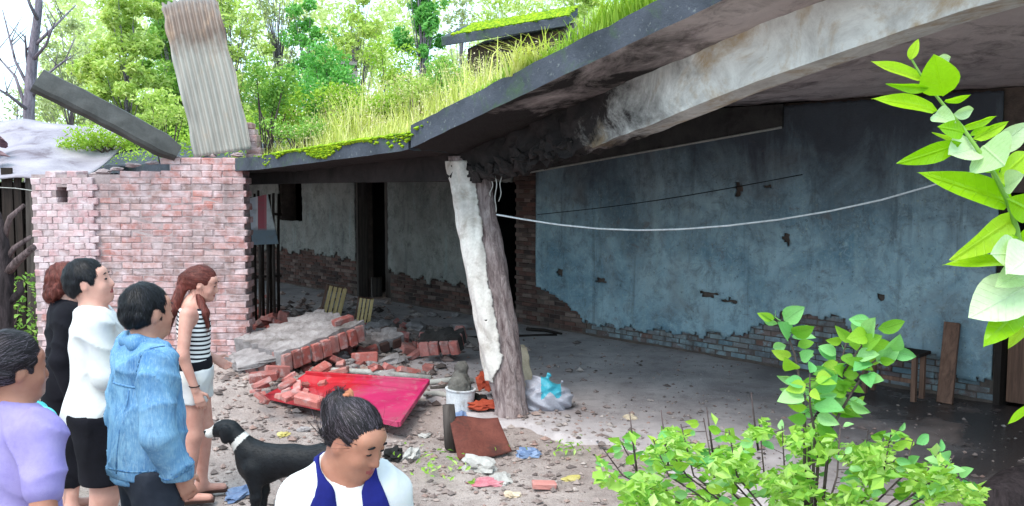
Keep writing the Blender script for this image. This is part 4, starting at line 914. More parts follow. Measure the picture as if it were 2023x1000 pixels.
p0 = Vector(A(832, 704, 10.6)); p1 = Vector(A(905, 700, 10.5)); brick_slab('fallen_brickwork', 'row of upright red bricks still mortared together near the column', frame(p0, p1 - p0, Vector((.1, .9, .3))), .5, .3, .2, 6, mat='red brick', top='dark mortar')
p0 = Vector(A(748, 700, 10.9)); p1 = Vector(A(800, 684, 11.1)); brick_slab('fallen_brickwork', 'short dark brickwork piece behind the red sheet', frame(p0, p1 - p0, Vector((-.1, .9, .3))), .36, .3, .15, 7, mat='dark brick', top='chunk mortar')
# loose bricks: the telling ones first
RB = [rough_box((.23, .112, .066), .009, .006, 200 + i) for i in range(8)]; RH = [rough_box((.13, .112, .07), .01, .012, 220 + i) for i in range(5)]
for m in RB + RH: m.materials.append(MATS['red brick'])
def loose(px, py, lab, z=0., rot=(0, 0, 0), me=None, sc=1., group=None, name='loose_brick'):
    p = on(px, py, z); p.z = z + .035 * sc; o = obj(name, me or random.choice(RB), None, None, p, [R(a) for a in rot], sc); return tag(o, lab, 'brick', group)
loose(522, 752, 'pale pink brick laid flat across the dark hollow beside the red sheet', .2, (3, -4, 8), sc=1.25)
loose(612, 800, 'whole pink brick lying tilted on the red sheet near its lower edge', .17, (8, 6, -22), sc=1.2)
loose(548, 742, 'red brick standing on edge against the end of the long slab', .2, (80, 8, 30), sc=1.1)
loose(720, 716, 'broken brick block standing upright just behind the red sheet', .06, (85, 0, 12), sc=1.35)
loose(677, 640, 'brick lying flat on the upper end of the long fallen slab', .5, (4, -10, 35), sc=1.1)
loose(805, 696, 'dark red half brick leaning behind the red sheet, next to the upright row', .05, (30, 20, 40), random.choice(RH), 1.4)
loose(568, 764, 'thin brick sliver resting on the red sheet by the hollow', .2, (10, -20, 55), sc=.75)
loose(1075, 965, 'thin broken brick lying alone on the path before the bush', 0, (2, 3, 5), sc=.75)
rr = random.Random(12)
for i in range(110):
    px, py = (rr.gauss(700, 95), rr.gauss(700, 26)) if i < 55 else (rr.gauss(525, 32), rr.gauss(655, 32))
    py = min(max(py, 590), 735); px = min(max(px, 488), 905)
    p = on(px, py, .05); h = gz(p.x, p.y); o = obj('rubble_brick', rr.choice(RB + RH), None, None, (p.x, p.y, max(h, .02) + rr.uniform(.02, .09) + (max(0, 1 - abs(px - 540) / 60) * rr.uniform(0, .22) if 630 < py < 720 else 0)), (rr.uniform(-.6, .6), rr.uniform(-.6, .6), rr.uniform(0, 6)), rr.uniform(.7, 1.15))
    zone = 'broken brick in the dim rubble next to the end of the brick wall' if px < 580 else 'broken brick in the rubble between the long fallen slab and the magenta door' if px < 700 else 'broken brick in the rubble between the magenta door and the column' if py > 690 else 'broken brick scattered on the gallery floor behind the magenta door'
    tag(o, zone, 'brick', 'bricks in the rubble heap')
for i in range(16):
    px, py = rr.uniform(500, 640), rr.uniform(752, 800); py = max(py, 752 + abs(px - 575) * .1); p = on(px, py, .18); o = obj('rubble_brick', rr.choice(RB + RH), None, None, (p.x, p.y, .2 + rr.uniform(-.03, .03)), (rr.uniform(-.5, .5), rr.uniform(-.5, .5), rr.uniform(0, 6)), rr.uniform(.45, .85))
    tag(o, 'dusty brick fragment lying over the red end of the magenta door', 'brick', 'fragments on the metal door')
# mortar and plaster lumps in the heap
CH = [lump((.13, .1, .06), 300 + i, 2, .3) for i in range(6)]
for m in CH: m.materials.append(MATS['chunk mortar'])
for i in range(80):
    px, py = rr.gauss(560, 50) if i % 2 else rr.gauss(760, 80), rr.gauss(670, 36); py = min(max(py, 585), 742); px = min(max(px, 486), 910)
    p = on(px, py, .05); h = gz(p.x, p.y); o = obj('rubble_lump', rr.choice(CH), None, None, (p.x, p.y, max(h, .02) + rr.uniform(.0, .06)), (rr.uniform(-.4, .4), rr.uniform(-.4, .4), rr.uniform(0, 6)), rr.uniform(.5, 1.4)); tag(o, 'grey lump of mortar in the rubble beside the end of the brick wall' if px < 640 else 'grey lump of mortar in the rubble behind the magenta door', 'rubble', 'mortar lumps in the rubble heap')
# flat slabs of plaster at the left of the heap
for i, (px, py, z, sx, sy, rx, ry, rz, lab) in enumerate([(505, 705, .22, .45, .5, 10, -12, 20, 'large grey plaster slab tilted at the foot of the brick wall'), (560, 668, .2, .5, .3, 6, -10, 30, 'flat grey plaster slab behind the long fallen brickwork'), (612, 655, .22, .3, .25, -8, 6, 10, 'small plaster slab between the long brickwork and the crates'), (520, 655, .12, .4, .2, 4, 14, -20, 'narrow pale plaster slab deep in the rubble near the wall end')]):
    p = on(px, py, z); o = obj('plaster_slab', rough_box((sx, sy, .05), .012, .012, 400 + i, cuts=3), MATS['chunk mortar'], None, (p.x, p.y, z), (R(rx), R(ry), R(rz))); tag(o, lab, 'plaster')

# painted steel door lying on the rubble
t = NT('magenta paint'); x = t.pos(0)
c = t.mix(t.rng(t.noise(2.2, 6, .6, .3), .35, .65), lin((190, 40, 96)), lin((166, 34, 82)))
k = t.math('ADD', x, t.math('MULTIPLY', t.math('SUBTRACT', t.noise(3, 7, .7, .5), .5), .8))
c = t.mix(t.rng(k, .55, .85, .95, 0), c, lin((176, 26, 34))); c = t.mix(t.rng(t.noise(7, 8, .75, .6), .54, .68, 0, .6), c, lin((160, 120, 124)))
c = t.mix(t.rng(t.noise(1.6, 8, .7, .5), .45, .7, 0, .5), c, lin((150, 104, 108))); t.color(c); t.rough(.62, .3); t.bump(t.noise(20, 6), .2, .01); MATS['magenta'] = t.m
dA, dB, dC, dD = [Vector(q) for q in (G(520, 782, .06), G(604, 738, .24), G(846, 754, .2), G(788, 838, .12))]   # near-left, far-left, far-right, near-right
root = empty('metal_door', (0, 0, 0), 0, 'bent magenta and red sheet-metal door lying flat in the rubble', 'door'); ex = (dC - dB); ey = (dA - dB)
M = frame(dB, ex, (dD - dC)); root.matrix_world = M; MI = M.inverted()
c4 = [MI @ q for q in (dB, dC, dD, dA)]; n1, n2 = 40, 24; V = []
for i in range(n1 + 1):
    for j in range(n2 + 1):
        f, g = i / n1, j / n2; p = (c4[0].lerp(c4[1], f)).lerp(c4[3].lerp(c4[2], f), g)
        z = p.z + .012 * math.sin(f * 6 + g * 3) + .03 * math.exp(-((f - .15) / .12) ** 2) * math.sin(g * 7)
        if abs(g - .2) < .025: z += .018
        if j == 0 or j == n2 or i == n1 or i == 0: z -= .0
        V.append((p.x, p.y, z))
o = obj('panel', fast_mesh(np.array(V), grid_faces(n1 + 1, n2 + 1)), MATS['magenta'], root, smooth=True); md = o.modifiers.new('thickness', 'SOLIDIFY'); md.thickness = .006
for a, b in ((0, 1), (1, 2), (2, 3)):
    mb = MB(); d = (c4[b] - c4[a]); mid = (c4[a] + c4[b]) / 2; rz = math.atan2(d.y, d.x); mb.box((mid.x, mid.y, mid.z + .0), (d.length, .035, .05), Euler((0, -math.asin(max(-1, min(1, d.z / d.length))), rz)).to_matrix()); mb.build('frame_bar', MATS['magenta'], root, bevel=.004)
mb = MB(); mb.tube([Vector(A(608, 729, 10.05)), Vector(A(730, 735, 9.9)), Vector(A(852, 746, 9.75))], [.03, .034, .03], 8, jit=.08); o = mb.build('wooden_pole', MATS['pale paint'], None, True); tag(o, 'whitish wooden pole lying along the far edge of the magenta door', 'pole')
# poles and boards lying to the right of the door
for i, (a, b, r, lab) in enumerate([((845, 756, .05), (935, 752, .05), .03, 'pale pole lying between the magenta door and the white pot'), ((838, 778, .03), (900, 786, .03), .028, 'pale split board beside the lower edge of the magenta door'), ((850, 768, .03), (905, 766, .03), .022, 'thin grey pole under the pale pole by the door'), ((1040, 650, .06), (1110, 660, .03), .022, 'dark stick on the gallery floor behind the column')]):
    mb = MB(); mb.tube([on(*a), (on(*a) + on(*b)) / 2 + Vector((0, 0, .02)), on(*b)], [r, r * 1.1, r * .9], 7, jit=.1); o = mb.build('fallen_pole', MATS['dark wood' if i == 3 else 'grey wood' if i == 2 else 'pale paint'], None, True); tag(o, lab, 'pole')
mb = MB(); mb.tube([on(770, 672, .03), on(900, 668, .03), on(1030, 664, .03), on(1100, 662, .03)], .022, 7); o = mb.build('long_rail', MATS['dark wood'], None, True); tag(o, 'long dark rail lying across the gallery floor behind the column', 'pole')
# slatted crates
def crate(px, py, z, lab, rot, sc, seed):
    p = on(px, py, 0); root = empty('wooden_crate', (p.x, p.y, z), 0, lab, 'crate', 'slatted crates on the rubble'); root.rotation_euler = [R(a) for a in rot]; root.scale = (sc,) * 3
    W_, H_, D_ = .3, .5, .24
    for i in range(4):
        mb = MB(); mb.box((-W_ / 2 + .04 + i * .075, -D_ / 2, H_ / 2), (.052, .014, H_)); mb.build('slat', MATS['pale wood'], root)
    for i in range(3):
        mb = MB(); mb.box((W_ / 2, -D_ / 2 + .04 + i * .08, H_ / 2), (.014, .05, H_)); mb.build('slat', MATS['pale wood'], root); mb = MB(); mb.box((-W_ / 2 - .008, -D_ / 2 + .04 + i * .08, H_ / 2), (.014, .06, H_)); mb.build('slat', MATS['brown wood'], root)
    for zz in (.02, H_ - .02):
        mb = MB(); mb.box((0, D_ / 2 - .02, zz), (W_ - .02, .02, .04)); mb.box((-W_ / 2 + .012, 0, zz), (.02, D_ - .02, .04)); mb.build('batten', MATS['brown wood'], root)
    mb = MB(); mb.box((0, 0, .01), (W_ - .03, D_ - .03, .012)); mb.build('bottom', MATS['dark wood'], root)
crate(652, 640, .12, 'larger slatted wooden crate standing askew on the rubble', (0, 14, 18), .95, 1); crate(716, 648, .1, 'smaller slatted wooden crate to the side of the other one', (0, 10, 12), .72, 2)

# odds and ends by the column
mk('white glaze', (226, 226, 228), (198, 200, 206), 10, stain=(150, 140, 132), stain_scale=8, stain_at=(.58, .68), rough=.6)
mk('bag plastic', (196, 194, 206), (168, 168, 180), 5, rough=.35, spec=.5, bump=.4, bdist=.02); mk('turquoise plastic', (60, 166, 190), (84, 186, 204), 6, rough=.4, spec=.5); mk('orange cloth', (176, 78, 52), (146, 58, 42), 8, rough=.8); mk('blue plastic', (86, 108, 150), (134, 154, 186), 6, rough=.4, spec=.5)
mk('paper', (196, 192, 188), (160, 156, 152), 6, rough=.8); mk('pink paper', (186, 96, 112), (206, 150, 156), 8); mk('yellow plastic', (196, 180, 96), (206, 194, 140), 8, rough=.4); mk('cream stone', (222, 206, 182), (190, 168, 142), 6, rough=.9)
mk('rust', (120, 68, 58), (92, 48, 42), 5, stain=(64, 44, 40), stain_scale=3, fine=50, rough=.85, bump=.4); mk('grey stone', (126, 122, 116), (74, 72, 70), 6, stain=(188, 186, 180), stain_scale=6, stain_at=(.6, .66), rough=.95, bump=.9, bdist=.03)
def lathe(prof, n=20):
    V = []; F = []
    for r, z in prof: V += [(r * math.cos(2 * math.pi * k / n), r * math.sin(2 * math.pi * k / n), z) for k in range(n)]
    for i in range(len(prof) - 1): F += [(i * n + k, i * n + (k + 1) % n, (i + 1) * n + (k + 1) % n, (i + 1) * n + k) for k in range(n)]
    F.append(tuple(range(n - 1, -1, -1))); return mesh(V, F)
p = on(908, 812); pot = obj('white_pot', lathe([(.115, 0), (.13, .01), (.14, .2), (.15, .215), (.15, .225), (.128, .225), (.12, .19), (.115, .1), (.02, .1)]), MATS['white glaze'], None, (p.x, p.y, .0), (0, R(3), 0), smooth=False); tag(pot, 'dirty white pot holding a rough stone beside the leaning column', 'pot')
F_ = Fld((-.16, -.14, 0), (.16, .14, .46), .014); F_.cap((0, 0, .05), (0.0, 0, .12), .10, .105, .05); F_.cap((0, 0, .1), (.015, .01, .27), .095, .06, .05); F_.ell((.02, 0, .3), (.06, .055, .06), k=.04); F_.warp(lambda X, Y, Z: .007 * np.sin(X * 60 + 3 * np.sin(Z * 25)) * np.sin(Y * 55 + Z * 20) + .004 * np.sin(Z * 50 + X * 90 + Y * 70))
o = obj('rough_stone', F_.mesh(), MATS['grey stone'], None, (p.x, p.y, .13), smooth=False); tag(o, 'tapering grey stone stub standing in the white pot', 'stone')
p = on(1052, 800); mb = MB()
F_ = Fld((-.16, -.16, 0), (.16, .16, .62), .014); F_.cap((0, 0, .1), (-.02, 0, .5), .1, .075, .03); F_.cut((0, 0, .56), (.35, -.2, 1)); F_.cut((.07, 0, 0), (1, .2, .1)); F_.warp(lambda X, Y, Z: .008 * np.sin(X * 50 + Z * 33) * np.sin(Y * 45 + Z * 10))
o = obj('stone_post', F_.mesh(), MATS['cream stone'], None, (p.x - .03, p.y + .16, 0), (R(-3), R(-5), 0), smooth=True); tag(o, 'cream stone post stub behind the stuffed bag next to the column', 'post')
F_ = Fld((-.36, -.26, -.03), (.36, .26, .5), .014); F_.ell((-.04, 0, .12), (.2, .16, .16), k=.08); F_.ell((.1, .02, .1), (.17, .14, .13), k=.08); F_.ell((-.08, 0, .22), (.1, .1, .1), k=.1); F_.cap((-.02, 0, .24), (.03, .0, .33), .05, .02, .06); F_.cap((.1, 0, .2), (.16, 0, .27), .03, .012, .05)
F_.warp(lambda X, Y, Z: .012 * np.sin(X * 38 + 4 * np.sin(Z * 21 + Y * 10)) + .008 * np.sin(Z * 60 + X * 30)); F_.cut((0, 0, 0), (0, 0, -1))
me = F_.mesh(); o = obj('stuffed_bag', me, [MATS['bag plastic'], MATS['turquoise plastic']], None, (on(1078, 816).x, on(1078, 816).y + .12, .0), smooth=True); tag(o, 'greyish plastic bag with turquoise top, stuffed full at the foot of the column', 'bag')
for pl in me.polygons:
    c = pl.center; pl.material_index = 1 if (c.z > .17 + .03 * math.sin(c.x * 40) and -.04 < c.x < .15) else 0
# rusty sheet leaning on a short post
post = on(893, 885); mb = MB(); mb.tube([(post.x, post.y, -.05), (post.x - .02, post.y, .2), (post.x - .03, post.y + .02, .36)], [.06, .055, .05], 10, jit=.08); o = mb.build('short_post', MATS['grey wood'], None, True); tag(o, 'short grey wooden post propping up the rusty tin sheet', 'post')
a, b, c, d = [Vector(q) for q in (G(905, 908, 0), G(1012, 895, 0), A(984, 828, 7.22), A(888, 826, 7.2))]; V = []; n1 = 20
for i in range(n1 + 1):
    for j in range(n1 + 1):
        f, g = i / n1, j / n1; p = a.lerp(b, f).lerp(d.lerp(c, f), g); p = p + Vector((0, -.02 * math.sin(f * 5 + g * 2), .01 * math.sin(f * 7)))
        if g > .85: p += Vector((0, .25 * (g - .85), 0))
        V.append(p)
o = obj('rusty_sheet', fast_mesh(np.array([tuple(q) for q in V]), grid_faces(n1 + 1, n1 + 1)), MATS['rust'], smooth=True); md = o.modifiers.new('thickness', 'SOLIDIFY'); md.thickness = .008; tag(o, 'rust-brown tin sheet leaning back in front of the column', 'tin sheet')
# crumpled litter
def crumple(name, px, py, r, mat, lab, cat, seed, z=None, amp=.5, sub=3):
    p = on(px, py, 0); rr = random.Random(seed); bm = bmesh.new(); bmesh.ops.create_icosphere(bm, subdivisions=sub, radius=1.0); ph = [rr.uniform(0, 6) for _ in range(8)]
    for v in bm.verts:
        c = v.co.copy(); k = 1 + amp * (.5 * math.sin(4 * c.x + ph[0] + 3 * c.y) + .4 * math.sin(7 * c.y + ph[1] - 4 * c.z) + .3 * math.sin(11 * c.z + ph[2] + 6 * c.x)) * .8 + rr.uniform(-.12, .12); v.co = Vector((c.x * r[0], c.y * r[1], max(c.z, -.5) * r[2])) * k
    me = bpy.data.meshes.new('crumple'); bm.to_mesh(me); bm.free(); o = obj(name, me, MATS[mat], None, (p.x, p.y, (gz(p.x, p.y) if z is None else z) + r[2] * .45), (0, 0, rr.uniform(0, 6)), smooth=False); return tag(o, lab, cat)
crumple('orange_cloth', 962, 790, (.09, .07, .13), 'orange cloth', 'crumpled orange-red cloth heaped between the white pot and the column', 'cloth', 1, .12); crumple('orange_cloth', 955, 816, (.13, .07, .05), 'orange cloth', 'low red-orange rag in front of the pot, above the rusty sheet', 'cloth', 2, .05)
crumple('dark_bag', 945, 806, (.11, .08, .07), 'dark wire', 'small dark bag between the white pot and the red-orange rag', 'bag', 12, .03)
crumple('blue_wrapper', 908, 822, (.12, .07, .04), 'blue plastic', 'blue plastic wrapper on the ground before the white pot', 'wrapper', 3); crumple('blue_wrapper', 1043, 895, (.1, .07, .045), 'blue plastic', 'blue plastic wrapper to the side of the rusty tin sheet', 'wrapper', 4); crumple('blue_wrapper', 474, 972, (.13, .08, .035), 'blue plastic', 'flattened light blue plastic wrapper near the dog', 'wrapper', 5)
crumple('paper_litter', 948, 925, (.15, .1, .07), 'paper', 'crumpled white paper heap in front of the rusty tin sheet', 'paper', 6); crumple('paper_litter', 990, 945, (.14, .08, .025), 'paper', 'flat torn white paper spread past the crumpled heap', 'paper', 7); crumple('paper_litter', 812, 902, (.1, .07, .05), 'paper', 'white plastic lump on the ground behind the girl', 'plastic', 8)
crumple('pink_wrapper', 962, 952, (.12, .07, .025), 'pink paper', 'pink torn wrapper under the white paper litter', 'wrapper', 9); crumple('yellow_wrapper', 1128, 942, (.07, .05, .02), 'yellow plastic', 'small yellow wrapper on the path near the bush', 'wrapper', 10); crumple('dark_bag', 778, 902, (.12, .07, .045), 'dark wire', 'dark flattened bag beside the white plastic lump', 'bag', 11)
crumple('cream_stone', 1246, 830, (.1, .07, .05), 'cream stone', 'flat cream stone alone on the reddish earth before the gallery', 'stone', 13, amp=.2)
rr = random.Random(77)
for i, (px, py) in enumerate([(640, 905), (600, 850), (560, 858), (840, 860), (1010, 975)]):
    crumple('small_litter', px, py, (.06, .05, .02), ['paper', 'chunk mortar', 'yellow plastic', 'paper', 'cream stone'][i % 5], 'small pale scrap of litter trodden into the yard', 'litter', 30 + i)['group'] = 'small scraps in the yard'

# under the gallery wall: plank, bench
pb, pt_ = Vector(G(1866, 797, .03)), None; s, z = WP(1880, 638, .12); pt_ = Vector(HP(s, .1, z)); dr = pt_ - pb; mb = MB(); sd2 = Vector(U); nn = dr.normalized().cross(sd2).normalized(); hw = .075
mb.hexa([pb - sd2 * hw - nn * .02, pb + sd2 * hw - nn * .02, pb + sd2 * hw + nn * .02, pb - sd2 * hw + nn * .02, pt_ - sd2 * hw - nn * .02, pt_ + sd2 * hw - nn * .02, pt_ + sd2 * hw + nn * .02, pt_ - sd2 * hw + nn * .02]); o = mb.build('leaning_plank', MATS['brown wood'], bevel=.004); tag(o, 'single brown plank leaning upright against the blue wall', 'plank')
s, _ = WP(1775, 780, .4); bn = empty('wooden_bench', HP(s, .42, .03), HROT, 'small dark wooden bench against the bare brick of the blue wall', 'bench'); bnI = None
mb = MB(); mb.box((-.05, 0, .47), (.62, .28, .035)); mb.build('seat', MATS['dark wood'], bn, bevel=.004)
for x in (-.3, .2):
    for y in (-.1, .1): mb = MB(); mb.box((x, y, .225), (.045, .045, .45)); mb.build('leg', MATS['brown wood'], bn)
mb = MB(); mb.box((-.05, -.1, .2), (.48, .025, .04)); mb.build('stretcher', MATS['brown wood'], bn)
# left end of the gallery: palings, hanging board, hose coil
rr = random.Random(4)
for i in range(9):
    px = 489 + i * 7.5; Y = 13.2 + rr.uniform(-.1, .1); t_ = A(px + rr.uniform(-2, 2), rr.uniform(372, 392), Y); b_ = A(px, 560, Y); b_[2] = 0
    mb = MB(); mb.tube([b_, (b_ + t_) / 2 + np.array([rr.uniform(-.02, .02), 0, 0]), t_], [.026, .024, .02], 6, jit=.1)
    if i == 0: fence = empty('paling_fence', b_, 0, 'row of thin dark palings closing the far end of the gallery', 'fence'); FI = Matrix.Translation(-Vector(fence.location))
    o = mb.build('paling', MATS['grey wood' if i % 2 else 'dark wood'], fence, True); o.matrix_parent_inverse = FI
mb = MB(); mb.tube([A(486, 420, 13.25), A(556, 424, 13.25)], .02, 6); mb.tube([A(486, 548, 13.25), A(556, 545, 13.25)], .02, 6); o = mb.build('rail', MATS['dark wood'], fence, True); o.matrix_parent_inverse = FI
t = NT('faded board'); x = t.pos(0, 'Generated'); z = t.pos(2, 'Generated'); c = t.ramp(x, [(0, lin((196, 196, 206))), (.22, lin((210, 206, 212))), (.3, lin((176, 92, 104))), (.52, lin((186, 110, 118))), (.6, lin((200, 204, 206)))], 'CONSTANT'); c = t.mix(t.rng(z, .28, .34, 1, 0), c, lin((120, 134, 146))); c = t.mix(t.rng(t.noise(9, 6), .5, .7, 0, .6), c, lin((120, 116, 118))); t.color(c); t.rough(.7); MATS['board'] = t.m
q4 = [Vector(A(492, 392, 13.05)), Vector(A(528, 384, 13.05)), Vector(A(550, 482, 13.0)), Vector(A(498, 484, 13.0))]; bk = Vector((0, .03, 0)); mb = MB(); mb.hexa([q4[3], q4[2], q4[2] + bk, q4[3] + bk, q4[0], q4[1], q4[1] + bk, q4[0] + bk]); o = mb.build('faded_board', MATS['board']); tag(o, 'faded white and red board hanging on the palings beside the brick wall', 'board')
mb = MB(); pc = on(572, 560, .0)
for k in range(3):
    mb.tube([(pc.x + (.42 + .05 * k) * math.cos(a), pc.y + .3 + .12 * math.sin(a), .05 + .3 + (.26 + .03 * k) * math.sin(a) + .0) for a in np.linspace(0, 6.283, 26)], .022, 6)
o = mb.build('hose_coil', MATS['dark wire'], None, True); tag(o, 'dark coil of hose propped up in the shadow at the far gallery wall', 'hose')
# log in the corner
mb = MB(); a, b = on(1960, 1010, .1), on(2120, 930, .1); mb.tube([a, a.lerp(b, .3) + Vector((0, 0, .03)), a.lerp(b, .7), b], [.15, .17, .16, .14], 14, jit=.06); o = mb.build('fallen_log', MATS['dark bark'], None, True); tag(o, 'dark rough log lying on wet earth behind the bush', 'log')

# ================================================================== FOREGROUND PLANTS
def leaf_mesh(asp, fold, curl, n=8, m=4, point=1.0, mat=None):
    V = []; F = []
    for i in range(n + 1):
        t = i / n; w = asp * .5 * (math.sin(math.pi * t ** (.8 / point)) ** .85) + .002
        for j in range(m + 1):
            q = (j / m - .5) * 2; V.append((q * w, t, fold * abs(q) * w * 2 - curl * t * t + .02 * math.sin(t * 9 + q * 2) * abs(q)))
    for i in range(n):
        for j in range(m): a = i * (m + 1) + j; F.append((a, a + 1, a + m + 2, a + m + 1))
    me = mesh(V, F); me.polygons.foreach_set('use_smooth', [True] * len(me.polygons))
    if mat: me.materials.append(mat)
    return me
def place_leaf(me, base, tip, roll, parent, I, width=1., name='leaf'):
    base = Vector(base); tip = Vector(tip); d = tip - base; L = d.length; y = d.normalized(); view = (base - Vector((0, 0, CAM_H))).normalized()
    x = y.cross(-view).normalized(); z = x.cross(y); rot = Matrix((x, y, z)).transposed() @ Matrix.Rotation(roll, 3, 'Y'); M = rot.to_4x4() @ Matrix.Diagonal((L * width, L, L, 1)); M.translation = base
    o = obj(name, me, None, parent); o.matrix_parent_inverse = I; o.matrix_basis = M; return o
leaf_mat('lime leaf', (136, 190, 16), (160, 206, 24), (184, 216, 60), .45, .35, 'obj'); leaf_mat('silver leaf', (176, 204, 150), (204, 222, 184), (222, 232, 206), .3, .35, 'obj')
LIME = [leaf_mesh(.3, f, c, mat=MATS['lime leaf'], point=p) for f, c, p in ((.25, .12, 1), (.35, -.1, 1.1), (.15, .2, .9), (.3, .05, 1.2))]; ROUND = leaf_mesh(.8, .1, .1, mat=MATS['lime leaf']); SILV = [leaf_mesh(.5, .3, .15, mat=MATS['silver leaf']), leaf_mesh(.65, .2, -.1, mat=MATS['silver leaf'])]
YB = 1.75
fb = empty('leafy_shrub', (1.27, YB + .1, 0), 0, 'close shrub branch with large lime leaves reaching in over the blue wall', 'shrub'); FBI = Matrix.Translation(-Vector(fb.location))
st = [(1798, 112), (1826, 160), (1862, 205), (1900, 250), (1935, 300), (1965, 345), (1990, 395), (2008, 450), (2022, 520), (2034, 600), (2055, 720), (2100, 900)]
SP = [Vector(A(a, b, YB + .02 * math.sin(i))) for i, (a, b) in enumerate(st)] + [Vector((1.25, YB + .05, .6)), Vector((1.27, YB + .1, -.05))]
mb = MB(); mb.tube(SP, [.0018, .0025, .003, .0035, .004, .0045, .005, .0055, .006, .007, .009, .011, .014, .018], 6); o = mb.build('stem', MATS['mid leaves'], fb, True); o.matrix_parent_inverse = FBI
LV = [(1797, 118, 1814, 78, .62, 0, 'L'), (1824, 158, 1714, 126, .3, .5, 'L'), (1862, 190, 1846, 112, .0, .1, 'R'), (1836, 174, 1750, 168, .34, -.5, 'L'), (1850, 220, 1738, 188, .3, .6, 'L'), (1828, 140, 1872, 112, .55, .7, 'S'), (1866, 200, 1908, 198, .3, .8, 'L'), (1884, 226, 1918, 215, .4, .5, 'S'), (1846, 226, 1882, 236, .6, -.4, 'S'), (1900, 252, 1962, 226, .35, .8, 'L'), (1905, 262, 1870, 250, .6, .4, 'L'), (1922, 275, 1996, 240, .4, .3, 'L'), (1915, 268, 1960, 248, .4, -.5, 'L'), (1960, 300, 2030, 240, .5, .4, 'S'), (1900, 282, 1785, 326, .42, -.3, 'L'), (1930, 290, 1868, 312, .6, .4, 'S'), (1930, 280, 1842, 268, .26, -.6, 'L'), (1942, 288, 1990, 330, 1.1, .1, 'S'), (1938, 302, 1975, 350, .7, .2, 'L'), (1998, 402, 1822, 340, .34, .35, 'L'), (1975, 350, 2040, 300, .7, .4, 'L'), (1985, 370, 2030, 345, .55, -.5, 'S'), (1992, 380, 1960, 330, .5, .4, 'L'), (2006, 428, 1884, 515, .45, -.5, 'L'), (2012, 470, 1930, 472, .3, .5, 'L'), (2015, 500, 1950, 505, .7, .2, 'S'), (2018, 520, 1880, 508, .26, .6, 'L'), (2015, 480, 2045, 440, .6, .2, 'L'), (2022, 540, 1975, 560, .7, .3, 'S'), (2036, 560, 1912, 632, .62, .2, 'S'), (2036, 600, 1948, 664, .55, .5, 'L'), (2038, 620, 1990, 690, .45, .1, 'L'), (2045, 500, 2000, 530, .9, .2, 'S'), (2045, 800, 1995, 840, .4, .6, 'L'), (2040, 420, 2010, 400, .8, .3, 'L'), (2050, 640, 2010, 625, .8, .2, 'S'), (2060, 700, 2030, 740, .6, .2, 'L')]
for i, (a, b, c, d, w, roll, k) in enumerate(LV):
    me = LIME[i % 4] if k == 'L' else ROUND if k == 'R' else SILV[i % 2]; y0 = YB + .02 * math.sin(i * 1.7); y1 = y0 + .05 * math.sin(i * 2.9) - .02
    place_leaf(me, A(a, b, y0), A(c, d, y1), roll, fb, FBI, (w / .4 if k == 'L' else 1. if k == 'R' else w / .55) if w else 1.)
# bush on the path edge
leaf_mat('bush leaf', (104, 162, 56), (150, 198, 62), (186, 214, 84), .4, .45, 'obj'); leaf_mat('bush leaf pale', (112, 182, 108), (146, 204, 128), (176, 218, 150), .35, .4, 'obj'); leaf_mat('bush small leaf', (116, 172, 66), (168, 206, 88), (196, 222, 140), .4, .45)
BLF = [leaf_mesh(.62, f, c, 6, 2, mat=MATS[m_]) for f, c, m_ in ((.2, .15, 'bush leaf'), (.3, .1, 'bush leaf pale'), (.15, .25, 'bush leaf'), (.3, -.05, 'bush leaf pale'))]
YU = 3.7; bu = empty('garden_bush', (A(1600, 900, YU)[0], YU, 0), 0, 'bright green leafy bush with a taller shoot at the front of the yard', 'bush'); BUI = Matrix.Translation(-Vector(bu.location)); root0 = Vector((bu.location.x, YU, -.05))
rr = random.Random(21); stems = MB(); cnt = 0
def shoot(pts, r0):
    P = [root0] + [Vector(A(a, b, Y)) for a, b, Y in pts]; stems.tube(P, list(np.linspace(r0, .0025, len(P))), 6); return P
def leaves_on(P, n, size, seg0=1, spread=.06):
    global cnt
    for k in range(n):
        f = seg0 + (len(P) - 1 - seg0) * (k + .6) / n; i = min(int(f), len(P) - 2); b = P[i].lerp(P[i + 1], f - i); a = rr.uniform(0, 6.283); L = size * rr.uniform(.65, 1.25)
        d = Vector((math.cos(a), .6 * math.sin(a), rr.uniform(-.25, .65))).normalized(); b2 = b + d * rr.uniform(.01, spread); stems.tube([b, b2], [.002, .0015], 3)
        place_leaf(rr.choice(BLF), b2, b2 + d * L, rr.uniform(-.9, .9), bu, BUI, rr.uniform(.8, 1.15)); cnt += 1
tall = [[(1590, 850, 3.7), (1585, 780, 3.68), (1570, 700, 3.66), (1555, 660, 3.64), (1530, 622, 3.62)], [(1620, 850, 3.7), (1650, 760, 3.66), (1690, 700, 3.62), (1735, 640, 3.6)], [(1640, 850, 3.65), (1680, 780, 3.6), (1720, 720, 3.6), (1755, 690, 3.58)], [(1600, 840, 3.7), (1640, 780, 3.7), (1660, 720, 3.7), (1680, 650, 3.7)], [(1610, 860, 3.6), (1600, 800, 3.55), (1600, 740, 3.5)]]
for T_ in tall: P = shoot(T_, .008); leaves_on(P, 20, .1, 1.4, .03)
for px, y in [(1190, 885), (1225, 870), (1290, 868), (1345, 838), (1390, 826), (1440, 850), (1500, 838), (1545, 842), (1660, 838), (1715, 850), (1760, 858), (1805, 868), (1850, 905), (1885, 900), (1930, 965), (1420, 880), (1330, 900), (1600, 900)]:
    Y = rr.uniform(3.35, 4.0); P = shoot([((px * .55 + 1600 * .45), 1010, Y), (px * .9 + 160, 940, Y), (px, y, Y)], .006); leaves_on(P, 11, .06, 1.2, .05)
